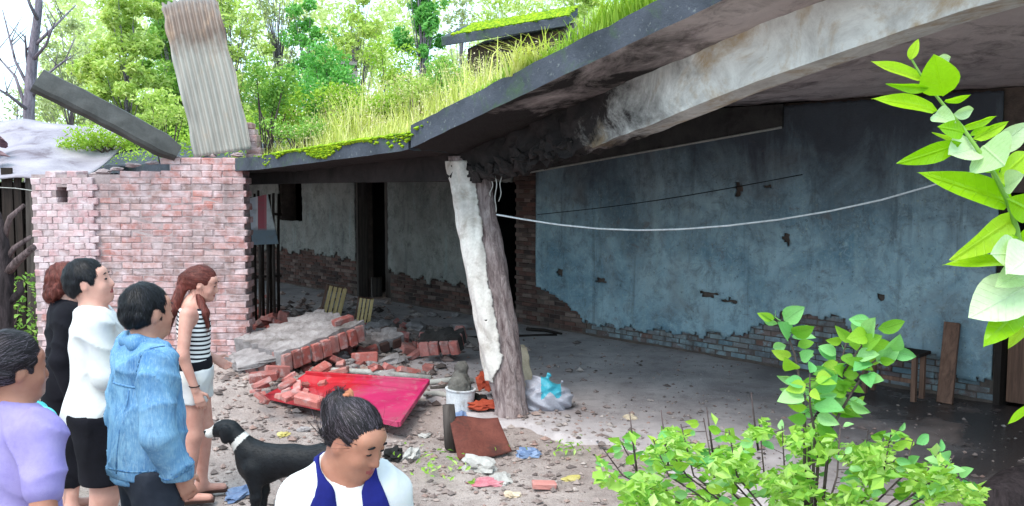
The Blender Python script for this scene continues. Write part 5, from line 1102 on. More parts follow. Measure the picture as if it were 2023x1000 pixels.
for px, y0, y1 in [(1312, 860, 810), (1402, 850, 805), (1490, 830, 775), (1250, 870, 815)]: stems.tube([A(px + 8, y0 + 60, 3.6), A(px, y0, 3.6), A(px - 6, y1, 3.6)], [.005, .004, .002], 5)
o = stems.build('stem', MATS['bark'], bu, True); o.matrix_parent_inverse = BUI; print('bush leaves', cnt)
rs = np.random.RandomState(6); OUT = np.array([(1180, 900), (1225, 880), (1300, 872), (1385, 835), (1450, 856), (1560, 846), (1700, 850), (1800, 880), (1880, 915), (1945, 975)]); pts = []
while len(pts) < 4600:
    px = rs.uniform(1180, 1945); top = np.interp(px, OUT[:, 0], OUT[:, 1]); py = top + 16 * math.sin(px * .07) + 10 * math.sin(px * .19) + rs.uniform(0, 260); 
    if math.sin(px * .045 + py * .02) + math.sin(py * .06 - px * .02) + rs.uniform(-1, 1) > .1: pts.append(A(px, py, rs.uniform(3.3, 4.15)))
V, F = leaf_cloud(np.array(pts), np.random.RandomState(5).uniform(.034, .075, len(pts)), .6, .9, 8); o = obj('small_leaves', fast_mesh(V, F), MATS['bush small leaf'], bu); o.matrix_parent_inverse = BUI; o['kind'] = 'stuff'
def low_weed(px, py, lab, n, r, seed):
    p = on(px, py); rs = np.random.RandomState(seed); c = np.array([p.x, p.y, .06]) + rs.normal(size=(n, 3)) * np.array([r, r, r * .3]); c[:, 2] = np.abs(c[:, 2]); V, F = leaf_cloud(c, .055, .4, .6, seed); o = obj('low_weed', fast_mesh(V, F), MATS['bush small leaf']); tag(o, lab, 'weed', kind='stuff')
low_weed(1125, 898, 'small green weed sprouting from the path beside the bush', 40, .09, 1); low_weed(870, 930, 'faint patch of green weeds near the torn paper', 60, .16, 2)
# grass strip by the dead tree
P = np.stack([RS.uniform(-8.5, -5.7, 2500), RS.uniform(10.6, 13, 2500), np.zeros(2500)], 1); V, F = blades(P, np.full(2500, .22), .014, 12, .5); o = obj('yard_grass', fast_mesh(V, F), MATS['fresh leaves']); tag(o, 'bright grass between the plank hut and the brick pillar', 'grass', kind='stuff')
c = np.stack([RS.uniform(-7.0, -5.75, 700), RS.uniform(10.7, 10.95, 700), RS.uniform(.1, 1.15, 700)], 1); V, F = leaf_cloud(c, .08, .5, .3, 14); root = empty('hedge_bush', (-6.4, 10.8, 0), 0, 'pale green bush seen between the dead tree and the brick pillar', 'bush'); o = obj('foliage', fast_mesh(V, F), MATS['mid leaves'], root); o.matrix_parent_inverse = Matrix.Translation((6.4, -10.8, 0)); mb = MB()
for i in range(6): mb.tube([(-6.4, 10.8, -.03), (-6.4 + .15 * (i - 3), 10.8, .5), (-6.4 + .2 * (i - 3), 10.82, 1.)], [.015, .01, .005], 5)
o = mb.build('stem', MATS['bark'], root, True); o.matrix_parent_inverse = Matrix.Translation((6.4, -10.8, 0))

# ================================================================== PEOPLE
def skin_mat(name, c, c2):
    t = NT(name); k = t.mix(t.rng(t.noise(9, 5, .6), .35, .65), lin(c), lin(c2)); t.color(k); t.rough(.5, .35); t.b.inputs['Subsurface Weight'].default_value = .12; t.b.inputs['Subsurface Radius'].default_value = (.012, .005, .003); t.bump(t.noise(120, 3), .08, .002); MATS[name] = t.m
skin_mat('skin light', (206, 156, 140), (190, 136, 122)); skin_mat('skin mid', (190, 138, 118), (170, 116, 98)); skin_mat('skin brown', (172, 120, 98), (152, 100, 82)); mk('lip', (164, 84, 82), (150, 72, 72), 20, rough=.4, bump=.05)
def hair_mat(name, c, c2):
    t = NT(name); k = t.mix(t.rng(t.noise(60, 4, .6, .8, (1, 1, .25)), .35, .7), lin(c), lin(c2)); t.color(k); t.rough(.55, .22); t.bump(t.noise(90, 4, .6, 1., (1, 1, .2)), .8, .008); MATS[name] = t.m
from mathutils.bvhtree import BVHTree
def strand_mat(name, a, b):
    t = NT(name); c = t.ramp(t.island(), [(0, lin(a)), (.7, lin(a)), (1, lin(b))]); t.color(c); t.rough(.5, .3); MATS[name] = t.m
strand_mat('black hair strand', (14, 13, 16), (46, 46, 56)); strand_mat('auburn hair strand', (84, 38, 32), (150, 84, 70)); strand_mat('brown hair strand', (30, 24, 27), (104, 92, 102))
hair_mat('black hair', (12, 11, 14), (28, 27, 34)); hair_mat('auburn hair', (88, 40, 36), (126, 66, 58)); hair_mat('brown hair', (26, 20, 22), (58, 48, 54))
def cloth(name, c, c2, scale=8, rough=.9, weave=220):
    t = NT(name); k = t.mix(t.rng(t.noise(scale, 6, .65), .35, .7), lin(c), lin(c2)); t.color(k); t.rough(rough, .15); t.bump(t.math('ADD', t.noise(26, 5, .6), t.math('MULTIPLY', t.noise(weave, 2), .3)), .25, .008); MATS[name] = t.m
cloth('lilac cotton', (150, 138, 186), (128, 116, 174)); cloth('white cotton', (212, 210, 206), (196, 196, 202)); cloth('black cloth', (26, 25, 32), (18, 17, 22)); cloth('navy cloth', (30, 36, 112), (24, 26, 86)); cloth('dark jeans', (52, 56, 66), (38, 42, 52)); cloth('turquoise cotton', (84, 196, 196), (110, 210, 206)); cloth('orange knit', (184, 122, 92), (160, 96, 72), 30)
t = NT('denim'); k = t.mix(t.rng(t.noise(5, 8, .7, .4), .3, .68), lin((72, 118, 164)), lin((126, 166, 194))); k = t.mix(t.rng(t.noise(11, 7, .7, .8, (1, 1, .4)), .5, .72, 0, .85), k, lin((42, 78, 128))); k = t.mix(t.rng(t.noise(160, 2, .5, 0, (1, 1, .2)), .5, .7, 0, .3), k, lin((170, 196, 208))); t.color(k); t.rough(.9, .15); t.bump(t.math('ADD', t.noise(14, 6, .6, .5), t.math('MULTIPLY', t.noise(260, 2), .2)), .45, .012); MATS['denim'] = t.m
cloth('denim seam', (58, 100, 150), (120, 160, 186), 60)
t = NT('striped jersey'); w_ = t.math('FRACT', t.math('MULTIPLY', t.math('ADD', t.pos(2), t.math('MULTIPLY', t.pos(1), .12)), 31.)); k = t.mix(t.math('GREATER_THAN', w_, .58), lin((232, 230, 230)), lin((30, 30, 38))); t.color(k); t.rough(.9, .15); t.bump(t.noise(24, 4), .2, .008); MATS['striped'] = t.m
mk('leather', (66, 44, 36), (48, 32, 28), 12, rough=.5)

class Body:
    """one figure in its own frame: +Y forward, +X its right, feet at z = 0; all lengths for a height of 1.70 m"""
    def __init__(s, name, label, px, Y, H, phi, skin, build=1., yaw=0., pitch=0., arms=None, z0=0., lean=0., legs=None, neck=0., sw=1., hs=1.):
        p = A(px, 600, Y); s.k = H / 1.7; s.root = empty(name, (p[0], Y, z0), R(phi - 90), label, 'person'); s.root.scale = (s.k,) * 3; s.skin = skin; s.b = build; s.lean = lean
        s.Rh = np.array((Matrix.Rotation(R(yaw), 3, 'Z') @ Matrix.Rotation(R(-pitch), 3, 'X'))); s.piv = np.array([0, -.005 + lean, 1.47 - neck]); s.sw = sw; s.hs = hs
        s.arms = arms or {}; s.legs = legs or {-1: [(-.085, 0, .9), (-.095, .015, .49), (-.095, -.02, .08)], 1: [(.085, 0, .9), (.095, .015, .49), (.095, -.02, .08)]}
        for sg in (-1, 1): s.arms.setdefault(sg, [(sg * .185, 0, 1.385), (sg * .235, -.035, 1.1), (sg * .25, .05, .86)])
    def hp(s, p): return s.piv + s.Rh @ ((np.array(p, float) - np.array([0, 0, 1.47])) * s.hs)
    def torso(s, F, i=0., k=.06, hips=True):
        b = s.b; F.ell((0, .005, 1.255), (.15 * b + i, .1 * b + i, .2 + i * .5), k=k); F.cap((-.135 * b * s.sw, -.005, 1.375), (.135 * b * s.sw, -.005, 1.375), .058 * (.5 + .5 * s.sw) + i, k=k); F.ell((0, .0, 1.06), (.13 * b + i, .095 * b + i, .16), k=k); F.cap((0, -.01, 1.38), (0, -.01, 1.44), .06 + i * .6, .05 + i * .4, k=k)
        if hips: F.ell((0, -.012, .93), (.16 * b + i, .115 * b + i, .13 + i), k=k)
    def leg(s, F, i=0., upto=None, k=.05):
        for sg in (-1, 1):
            a, m, e = [np.array(q) for q in s.legs[sg]]; F.cap(a, m, .088 * s.b + i, .058 * s.b + i, k=k)
            if upto is None: F.cap(m, e, .056 * s.b + i, .037 + i, k=.04); F.ell(m + (e - m) * .3 + np.array([0, -.02, 0]), (.048 + i, .05 + i, .11), k=.04)
    def arm(s, F, sg, i=0., f=2., k=.03, r=(.05, .041, .027)):
        S, E_, W_ = [np.array(q, float) for q in s.arms[sg]]
        if f >= 1: F.cap(S, E_, r[0] + i, r[1] + i, k=k); g = f - 1; F.cap(E_, E_ + (W_ - E_) * g, r[1] + i, r[1] + (r[2] - r[1]) * g + i, k=k)
        else: F.cap(S, S + (E_ - S) * f, r[0] + i, r[0] + (r[1] - r[0]) * f + i, k=k)
    def hand(s, F, sg, curl=.5):
        S, E_, W_ = [np.array(q, float) for q in s.arms[sg]]; d = W_ - E_; d /= np.linalg.norm(d); lat = np.array([0, 1., 0]) - d * d[1]
        if np.linalg.norm(lat) < .3: lat = np.array([0, 0, 1.]) - d * d[2]
        lat /= np.linalg.norm(lat); nrm = np.cross(d, lat) * sg; nrm *= np.sign(nrm @ np.array([-sg, 0, 0]) + 1e-6)
        for q in (-.024, -.008, .008, .024): F.cap(W_ - d * .01 + lat * q * .6, W_ + d * .085 + lat * q, .014, .0125, k=.012)
        for q, L in ((.028, .07), (.0095, .08), (-.0095, .074), (-.028, .056)):
            a = W_ + d * .088 + lat * q; m = a + (d * math.cos(curl * .6) + nrm * math.sin(curl * .6)) * L * .5; e = m + (d * math.cos(curl * 1.5) + nrm * math.sin(curl * 1.5)) * L * .5; F.cap(a, m, .0095, .009, k=.004); F.cap(m, e, .009, .0075, k=.004)
        a = W_ + d * .03 + lat * .03; m = a + d * .03 + lat * .028 + nrm * .01; F.cap(a, m, .0125, .011, k=.008); F.cap(m, m + d * .032 + nrm * .012, .0105, .0085, k=.005)
    def head(s, F):
        q = s.hs; E = lambda c, r, k=.03, sub=False: F.ell(s.hp(c), np.array(r) * q, s.Rh, k * q, sub); Cp = lambda a, b, ra, rb, k=.03: F.cap(s.hp(a), s.hp(b), ra * q, rb * q, k * q)
        E((0, -.012, 1.605), (.073, .094, .094)); E((0, .035, 1.56), (.06, .062, .082), .04); E((0, .05, 1.505), (.043, .048, .04), .04); E((0, .078, 1.488), (.022, .02, .018), .02); E((0, .062, 1.625), (.055, .03, .03), .03)
        E((-.036, .066, 1.548), (.026, .024, .028), .02); E((.036, .066, 1.548), (.026, .024, .028), .02); E((-.031, .104, 1.592), (.019, .016, .012), .018, True); E((.031, .104, 1.592), (.019, .016, .012), .018, True)
        Cp((0, .09, 1.595), (0, .11, 1.553), .0095, .0135, .012); E((-.012, .1, 1.549), (.009, .011, .008), .008); E((.012, .1, 1.549), (.009, .011, .008), .008)
        E((0, .094, 1.526), (.024, .011, .0075), .006); E((0, .092, 1.513), (.02, .011, .0075), .006)
        for sg in (-1, 1): E((sg * .076, -.006, 1.575), (.009, .02, .032), .01); E((sg * .083, -.004, 1.58), (.004, .01, .018), .006, True); E((sg * .031, .084, 1.592), (.015, .013, .0125), .008)
        F.cap((0, -.015, 1.4), s.hp((0, -.015, 1.52)), .053, .05, .04)
    def field(s, h, zlo=-.02, zhi=1.8, x=.42, y0=-.34, y1=.5): return Fld((-x, y0, zlo), (x, y1, zhi), h)
    def body(s, h=.0095, feet=True, curl=(.5, .5)):
        F = s.field(h); s.torso(F); s.leg(F)
        for sg in (-1, 1):
            s.arm(F, sg); s.hand(F, sg, curl[0 if sg < 0 else 1]); e = np.array(s.legs[sg][2]); F.cap(e + np.array([0, -.025, -.04]), e + np.array([sg * .015, .15, -.052]), .036, .028, .04); F.cap(e, e + np.array([0, -.01, -.04]), .037, .036, .03)
        s.head(F); F.cut((0, 0, -.0), (0, 0, -1)); me = F.mesh(); me.materials.append(MATS[s.skin]); me.materials.append(MATS['lip']); inv = s.Rh.T
        co = np.empty(len(me.polygons) * 3); me.polygons.foreach_get('center', co); co = co.reshape(-1, 3); q = (co - s.piv) @ s.Rh / s.hs + np.array([0, 0, 1.47])
        lip = (np.abs(q[:, 0]) < .025) & (np.abs(q[:, 2] - 1.5195) < .0125 - .25 * np.abs(q[:, 0])) & (q[:, 1] > .07); me.polygons.foreach_set('material_index', lip.astype(np.int32))
        o = obj('body', me, None, s.root, smooth=True); s.face(); return o
    def face(s):
        for sg in (-1, 1):
            bm = bmesh.new(); bmesh.ops.create_uvsphere(bm, u_segments=12, v_segments=8, radius=1.); M = Matrix(s.Rh.tolist()).to_4x4(); M.translation = Vector(s.hp((sg * .031, .0885, 1.589))); bmesh.ops.transform(bm, matrix=M @ Matrix.Diagonal((.0125 * s.hs, .0095 * s.hs, .0055 * s.hs, 1)), verts=bm.verts); me = bpy.data.meshes.new('eye'); bm.to_mesh(me); bm.free(); obj('eye', me, MATS['black hair'], s.root, smooth=True)
            mb = MB(); mb.tube([s.hp((sg * x, .0975 - .35 * abs(x - .031) - .15 * max(0, x - .031), z)) for x, z in ((.012, 1.613), (.022, 1.6175), (.034, 1.6185), (.047, 1.613))], [.002, .0034, .0034, .0016], 5); mb.build('eyebrow', MATS['black hair'], s.root, True)
    def hair(s, mat, extra=None, inf=.014, line=1.0, h=.0085, name='hair', low=1.53, fold=.004, flow=None, nst=1800, lst=.05):
        F = Fld((-.26, -.34, 1.05), (.26, .26, 1.84), h); q = s.hs; F.ell(s.hp((0, -.018, 1.607)), (.073 * q + inf, .094 * q + inf, .095 * q + inf), s.Rh, .03); F.ell(s.hp((0, -.045, 1.565)), (.062 * q + inf * .6, .058 * q + inf * .8, .055 * q), s.Rh, .03)
        F.ell(s.hp((0, .105, 1.545 + (1 - line) * .05)), (.092 * q, .082 * q, .098 * q), s.Rh, .02, True); 
        for sg in (-1, 1): F.ell(s.hp((sg * .095, .0, 1.555)), (.03 * q, .034 * q, .05 * q), s.Rh, .015, True)
        if low: F.cut(s.hp((0, -.05, low)), s.Rh @ np.array([0, .35, -1]))
        if extra: extra(F)
        F.warp(lambda X, Y, Z: fold * np.sin(X * 95 + 5 * np.sin(Z * 22)) * np.sin(Y * 70 + Z * 45)); me = F.mesh(); o = obj(name, me, MATS[mat], s.root, smooth=True); s.strands(me, mat, flow, nst, lst); return o
    def strands(s, me, mat, flow, n, L, width=.0022):
        # loose strands lying over the mass of hair, soft at its edge
        bvh = BVHTree.FromPolygons([v.co for v in me.vertices], [p.vertices for p in me.polygons]); crown = Vector(s.hp((0, -.05, 1.70))); rr = random.Random(len(me.polygons)); V = []; F = []; np_ = len(me.polygons)
        for _ in range(n):
            pl = me.polygons[rr.randrange(np_)]; p = pl.center.copy(); nr = pl.normal.copy(); k = len(V); l = L * rr.uniform(.6, 1.4); w = width * rr.uniform(.6, 1.3); tw = Vector((rr.gauss(0, .18), rr.gauss(0, .18), rr.gauss(0, .12)))
            for j in range(4):
                d = (Vector(flow(p)) if flow else (p - crown) + Vector((0, 0, -.03))).normalized() + tw; d = (d - nr * d.dot(nr)); d = d.normalized() if d.length > 1e-4 else nr.orthogonal(); sd = d.cross(nr); f = w * (1 - j / 3.3) * .5; q = p + nr * (.0015 + .0022 * j * rr.random()); V += [q + sd * f, q - sd * f]
                if j < 3: p2 = p + d * (l / 3); hit = bvh.find_nearest(p2); p, nr = (hit[0], hit[1]) if hit[0] is not None and (hit[0] - p2).length < .012 else (p2, nr)
            F += [(k + 2 * j, k + 2 * j + 1, k + 2 * j + 3, k + 2 * j + 2) for j in range(3)]
        o = obj('hair_strands', mesh(V, F), MATS[mat + ' strand'], s.root, smooth=True); o['kind'] = 'stuff'
    def shell(s, name, mat, build, h=.0105, folds=(.004, 26), label=None, zlo=.0, hem=None):
        F = s.field(h, zlo); build(F); a, f = folds
        def crease(X, Y, Z):
            sd = len(name) * 1.7; m1 = np.clip(.5 + .9 * np.sin(X * 7 + Z * 5 + sd) * np.sin(Y * 6 - Z * 8 + sd), 0, 1); m2 = np.clip(.5 + .9 * np.sin(X * 5 - Z * 9 + sd * 2) * np.sin(Y * 8 + Z * 4), 0, 1)
            r1 = np.abs(np.sin(Z * f * .75 + X * f * .45 + 2.4 * np.sin(X * 8 + sd) + 2.0 * np.sin(Y * 9 + Z * 4))); r2 = np.abs(np.sin(Z * f * .6 - X * f * .6 + Y * f * .3 + 2.2 * np.sin(Z * 7 + sd) + 1.7 * np.sin(Y * 12)))
            return a * 1.6 * ((r1 ** .6 - .7) * m1 + (r2 ** .6 - .7) * m2)
        F.warp(crease)
        if hem: F.cut((0, 0, hem), (0, 0, -1))
        o = obj(name, F.mesh(), MATS[mat], s.root, smooth=True)
        if label: o['label'] = label
        return o

# -- woman in the striped top
w = Body('person', 'person in striped sleeveless top and white shorts facing the ruined house', 380, 6.05, 1.62, 14, 'skin light', 1.06, yaw=-8, pitch=16, lean=.05,
         arms={1: [(.18, -.02, 1.38), (.235, -.05, 1.1), (.235, .03, .85)], -1: [(-.18, 0, 1.38), (-.23, -.07, 1.12), (-.17, .12, 1.0)]}, legs={-1: [(-.085, 0, .9), (-.09, .05, .49), (-.09, .02, .08)], 1: [(.085, 0, .9), (.095, -.01, .49), (.095, -.06, .08)]})
w.body(.0095)
def tp(F): w.torso(F, .012, hips=True); F.cut((0, 0, .96), (0, 0, -1)); F.cut((0, 0, 1.41), (0, 0, 1)); F.ell((0, .03, 1.46), (.1, .11, .1), k=.02, sub=True); [F.ell((sg * .215, 0, 1.38), (.075, .12, .14), k=.02, sub=True) for sg in (-1, 1)]
w.shell('striped_top', 'striped', tp, folds=(.003, 24), zlo=.85)
def bl(F): w.torso(F, .02); F.cut((0, 0, .955), (0, .12, -1)); F.cut((0, 0, 1.03), (0, -.1, 1))
w.shell('waistband', 'black cloth', bl, zlo=.85, folds=(.002, 20))
def sh(F): w.torso(F, .02); w.leg(F, .022, 1); F.cut((0, 0, .72), (0, 0, -1)); F.cut((0, 0, .975), (0, 0, 1))
w.shell('shorts', 'white cotton', sh, zlo=.6, folds=(.006, 26), hem=.73)
PB = w.hp((0, -.12, 1.6))
def pony(F): F.cap(w.hp((0, -.1, 1.63)), w.hp((0, -.125, 1.58)), .04, .045, .03); F.cap(w.hp((0, -.125, 1.58)), (.06, -.13, 1.4), .042, .035, .03); F.cap((.06, -.13, 1.4), (.03, -.16, 1.25), .034, .012, .03); F.cap(w.hp((.03, .0, 1.5)), (.1, .09, 1.38), .03, .028, .03); F.cap((.1, .09, 1.38), (.11, .115, 1.28), .026, .012, .03)
w.hair('auburn hair', pony, .014, flow=lambda p: (PB - np.array(p)) if p.z > 1.56 else np.array([0, 0, -1.]), nst=2600, lst=.07)
mb = MB(); wr = np.array(w.arms[1][2]); mb.tube([(wr[0] + .034 * math.cos(a), wr[1] - .008 + .034 * math.sin(a), wr[2] + .03) for a in np.linspace(0, 6.283, 16)], .004, 5); mb.build('bracelet', MATS['dark wire'], w.root, True)
for sg in (-1, 1):
    e = np.array(w.legs[sg][2]); mb = MB(); mb.box((e[0] + sg * .008, e[1] + .06, .008), (.085, .25, .016)); mb.build('sandal', MATS['leather'], w.root)
# -- man in white
m = Body('person', 'person in plain white top with dark cropped hair, looking up at the roof', 188, 4.75, 1.785, 24, 'skin light', 1.12, yaw=-14, pitch=-10, arms={1: [(.185, .01, 1.385), (.2, .04, 1.12), (.06, .2, 1.04)], -1: [(-.185, .01, 1.385), (-.21, .05, 1.12), (-.06, .22, 1.06)]})
m.body(.0105)
def tp(F):
    m.torso(F, .026); [m.arm(F, sg, .02, 1.75) for sg in (-1, 1)]; F.ell((0, -.01, .9), (.185, .14, .14), k=.08); F.cut((0, 0, .86), (0, 0, -1)); F.ell((0, .02, 1.475), (.07, .075, .07), k=.015, sub=True)
m.shell('white_top', 'white cotton', tp, h=.009, folds=(.0085, 24), zlo=.75, hem=.87)
def sk(F): m.torso(F, .022); m.leg(F, .035, 1); F.cap((.09, .012, .6), (.09, .012, .54), .09, .09, .05); F.cap((-.09, .012, .6), (-.09, .012, .54), .09, .09, .05); F.cut((0, 0, .55), (0, 0, -1)); F.cut((0, 0, .93), (0, 0, 1))
m.shell('shorts', 'black cloth', sk, zlo=.45, folds=(.008, 22), hem=.56); m.hair('black hair', None, .013, .95, low=1.535, nst=2600, lst=.035)
# -- woman in black behind him
k_ = Body('person', 'person in long black coat with reddish curled hair, half hidden behind the white top', 130, 5.75, 1.66, 30, 'skin light', 1.05, yaw=0, pitch=8, arms={1: [(.18, 0, 1.38), (.225, -.06, 1.1), (.235, .01, .84)], -1: [(-.18, 0, 1.38), (-.23, 0, 1.1), (-.2, .1, .9)]})
k_.body(.0105)
def tp(F):
    k_.torso(F, .032); [k_.arm(F, sg, .022, 1.92) for sg in (-1, 1)]; F.cap((0, -.01, .9), (0, 0, .3), .17, .17, .06); F.cut((0, 0, .22), (0, 0, -1)); F.ell((0, .03, 1.475), (.065, .08, .06), k=.015, sub=True)
k_.shell('black_coat', 'black cloth', tp, folds=(.009, 18), zlo=.1)
def cu(F): [F.ell(k_.hp((math.cos(a) * .07, -.06 + .03 * math.sin(a * 2), 1.53 + .02 * math.sin(a * 3))), (.04, .04, .045), k=.015) for a in np.linspace(0, 6, 8)]; F.ell(k_.hp((0, -.08, 1.5)), (.075, .05, .06), k=.03)
k_.hair('auburn hair', cu, .022, low=1.44, fold=.008, nst=2600, lst=.06)
# -- boy in the denim jacket
d = Body('person', 'person in faded blue denim jacket seen from behind, short black hair', 284, 3.9, 1.745, 40, 'skin mid', .98, yaw=12, pitch=2, lean=.015, arms={1: [(.19, -.01, 1.385), (.238, -.035, 1.1), (.205, .06, .9)], -1: [(-.19, 0, 1.385), (-.238, -.03, 1.1), (-.2, .06, .9)]})
d.body(.0105)
def jk(F):
    d.torso(F, .03); F.cap((-.04, 0, 1.1), (-.03, -.005, .92), .13, .135, .06); F.cap((.04, 0, 1.1), (.03, -.005, .92), .13, .135, .06); [d.arm(F, sg, .024, 1.97, .009, (.058, .05, .042)) for sg in (-1, 1)]; F.cut((0, 0, .875), (0, 0, -1)); F.ell((0, .03, 1.49), (.058, .075, .06), k=.015, sub=True); F.cap((0, .18, 1.3), (0, .2, .85), .03, k=.02, sub=True)
d.shell('denim_jacket', 'denim', jk, h=.0075, folds=(.012, 30), zlo=.78, hem=.885)
def colr(F): F.cap((-.055, -.055, 1.462), (.055, -.055, 1.462), .034, k=.03); F.cap((.055, -.055, 1.462), (.085, .05, 1.432), .033, k=.03); F.cap((-.055, -.055, 1.462), (-.085, .05, 1.432), .033, k=.03); F.cap((0, -.01, 1.5), (0, 0, 1.3), .055, k=.01, sub=True)
d.shell('collar', 'denim', colr, folds=(.002, 30), zlo=1.3)
def wb(F): F.cap((-.035, -.003, .95), (-.03, -.005, .85), .142, .142, .05); F.cap((.035, -.003, .95), (.03, -.005, .85), .142, .142, .05); F.cut((0, 0, .862), (0, 0, -1)); F.cut((0, 0, .905), (0, 0, 1))
d.shell('waistband', 'denim', wb, folds=(.003, 30), zlo=.8)
jm = [o for o in d.root.children if o.name.startswith('denim_jacket')][0].data; bvh = BVHTree.FromPolygons([v.co for v in jm.vertices], [p.vertices for p in jm.polygons])
def on_back(x, z, y=-.6, dy=1):
    hit = bvh.ray_cast(Vector((x, y, z)), Vector((0, dy, 0)))[0]; return hit if hit is not None else None
mb = MB()
for path in ([(sx * f, z) for z, f in ((1.27, 1.1), (1.2, 1.05), (1.1, 1.), (1.0, .9), (.92, .85))] for sx in (-.08, .08)): mb.tube([q for q in (on_back(*p) for p in path) if q], .0045, 5)
mb.tube([q for q in (on_back(x, 1.285) for x in np.linspace(-.14, .14, 9)) if q], .005, 5)
for sg in (-1, 1):      # armhole seams, cuffs
    S_, E_, W_ = [Vector(q) for q in d.arms[sg]]
    for o_, dr_, rad in ((S_ + Vector((-sg * .02, 0, -.02)), Vector((sg * .9, 0, -.35)), .11), (E_.lerp(W_, .8), W_ - E_, .09)):
        dr_ = dr_.normalized(); a_ = dr_.orthogonal().normalized(); b_ = dr_.cross(a_); P_ = [bvh.ray_cast(o_ + (a_ * math.cos(t_) + b_ * math.sin(t_)) * .3, -(a_ * math.cos(t_) + b_ * math.sin(t_)))[0] for t_ in np.linspace(0, 6.283, 25)]; P_ = [q for q in P_ if q is not None and (q - o_).length < rad * 1.35]
        if len(P_) > 8: [mb.tube([P_[i], P_[i + 1]], .0045, 4) for i in range(len(P_) - 1) if (P_[i + 1] - P_[i]).length < .05]
P_ = [bvh.ray_cast(Vector((.5 * math.cos(t_), .5 * math.sin(t_), .935)), Vector((-math.cos(t_), -math.sin(t_), 0)))[0] for t_ in np.linspace(0, 6.283, 41)]; P_ = [q for q in P_ if q is not None]; [mb.tube([P_[i], P_[i + 1]], .004, 4) for i in range(len(P_) - 1) if (P_[i + 1] - P_[i]).length < .06]
mb.build('seam', MATS['denim seam'], d.root, True)['kind'] = 'stuff'
def tr(F): d.torso(F, .02); d.leg(F, .028); F.cut((0, 0, .07), (0, 0, -1)); F.cut((0, 0, .93), (0, 0, 1))
d.shell('jeans', 'dark jeans', tr, folds=(.005, 22)); d.hair('black hair', None, .012, .95, low=1.525, nst=3200, lst=.03)
# -- near person in lilac
l = Body('person', 'person in lilac short-sleeved shirt, dark hair tied back, closest to the camera', 16, 3.0, 1.68, 58, 'skin brown', 1.1, yaw=-8, pitch=6, arms={1: [(.195, -.01, 1.37), (.285, -.07, 1.12), (.22, .1, .95)], -1: [(-.19, 0, 1.37), (-.27, -.05, 1.11), (-.22, .1, .93)]})
l.body(.0095)
def tp(F):
    l.torso(F, .022); [l.arm(F, sg, .022, .62, .05) for sg in (-1, 1)]; F.cut((0, 0, .84), (0, 0, -1)); F.ell((0, .03, 1.485), (.06, .075, .06), k=.015, sub=True)
l.shell('lilac_shirt', 'lilac cotton', tp, h=.0085, folds=(.0085, 26), zlo=.75)
def colr(F): F.cap((-.05, -.05, 1.445), (.05, -.05, 1.445), .024, k=.03); F.cap((.05, -.05, 1.445), (.08, .05, 1.41), .022, k=.03); F.cap((-.05, -.05, 1.445), (-.08, .05, 1.41), .022, k=.03); F.cap((0, -.01, 1.5), (0, 0, 1.3), .056, k=.01, sub=True)
l.shell('collar', 'lilac cotton', colr, folds=(.001, 30), zlo=1.3)
def tr(F): l.torso(F, .018); l.leg(F, .024); F.cut((0, 0, .07), (0, 0, -1)); F.cut((0, 0, .9), (0, 0, 1))
l.shell('trousers', 'navy cloth', tr)
l.hair('brown hair', lambda F: (F.cap(l.hp((0, -.1, 1.6)), l.hp((-.02, -.135, 1.57)), .035, .045, .02), F.ell(l.hp((-.03, -.13, 1.53)), (.04, .035, .05), k=.03)), .015, .95, fold=.004, flow=lambda p: l.hp((0, -.13, 1.58)) - np.array(p), nst=3200, lst=.06)
# -- child in turquoise, almost hidden
c_ = Body('person', 'small person in turquoise top, nearly hidden behind the lilac shirt', 38, 3.65, 1.5, 50, 'skin mid', 1.0)
c_.body(.012)
def tp(F): c_.torso(F, .024); [c_.arm(F, sg, .024, .8) for sg in (-1, 1)]; F.cut((0, 0, .85), (0, 0, -1)); F.ell((0, .03, 1.475), (.065, .08, .06), k=.015, sub=True)
c_.shell('turquoise_top', 'turquoise cotton', tp, zlo=.75)
def tr(F): c_.torso(F, .018); c_.leg(F, .024); F.cut((0, 0, .07), (0, 0, -1)); F.cut((0, 0, .9), (0, 0, 1))
c_.shell('trousers', 'dark jeans', tr, h=.013); c_.hair('black hair')
# -- girl in front
g = Body('person', 'person in white jacket with navy lapels, hair pulled back, looking down', 676, 2.3, 1.70, -72, 'skin brown', .78, yaw=40, pitch=26, lean=.02, neck=.015, sw=.66, hs=.78, arms={1: [(.11, 0, 1.36), (.15, -.03, 1.12), (.15, .05, .9)], -1: [(-.11, 0, 1.36), (-.15, -.03, 1.12), (-.15, .05, .9)]})
g.body(.0068)
def tp(F): g.torso(F, .010); F.cut((0, 0, .95), (0, 0, -1)); F.ell((0, .03, 1.475), (.068, .085, .06), k=.012, sub=True)
g.shell('white_shirt', 'white cotton', tp, folds=(.004, 26), zlo=.85)
def jac(F, i): g.torso(F, i, .05); [g.arm(F, sg, i * .8, 1.9, .04) for sg in (-1, 1)]
def tp(F): jac(F, .026); F.cut((0, 0, .93), (0, 0, -1)); F.cap((0, .16, 1.44), (0, .17, .9), .095, .075, k=.015, sub=True); F.ell((0, .03, 1.48), (.07, .08, .07), k=.015, sub=True)
g.shell('white_jacket', 'white cotton', tp, h=.008, folds=(.006, 24), zlo=.85)
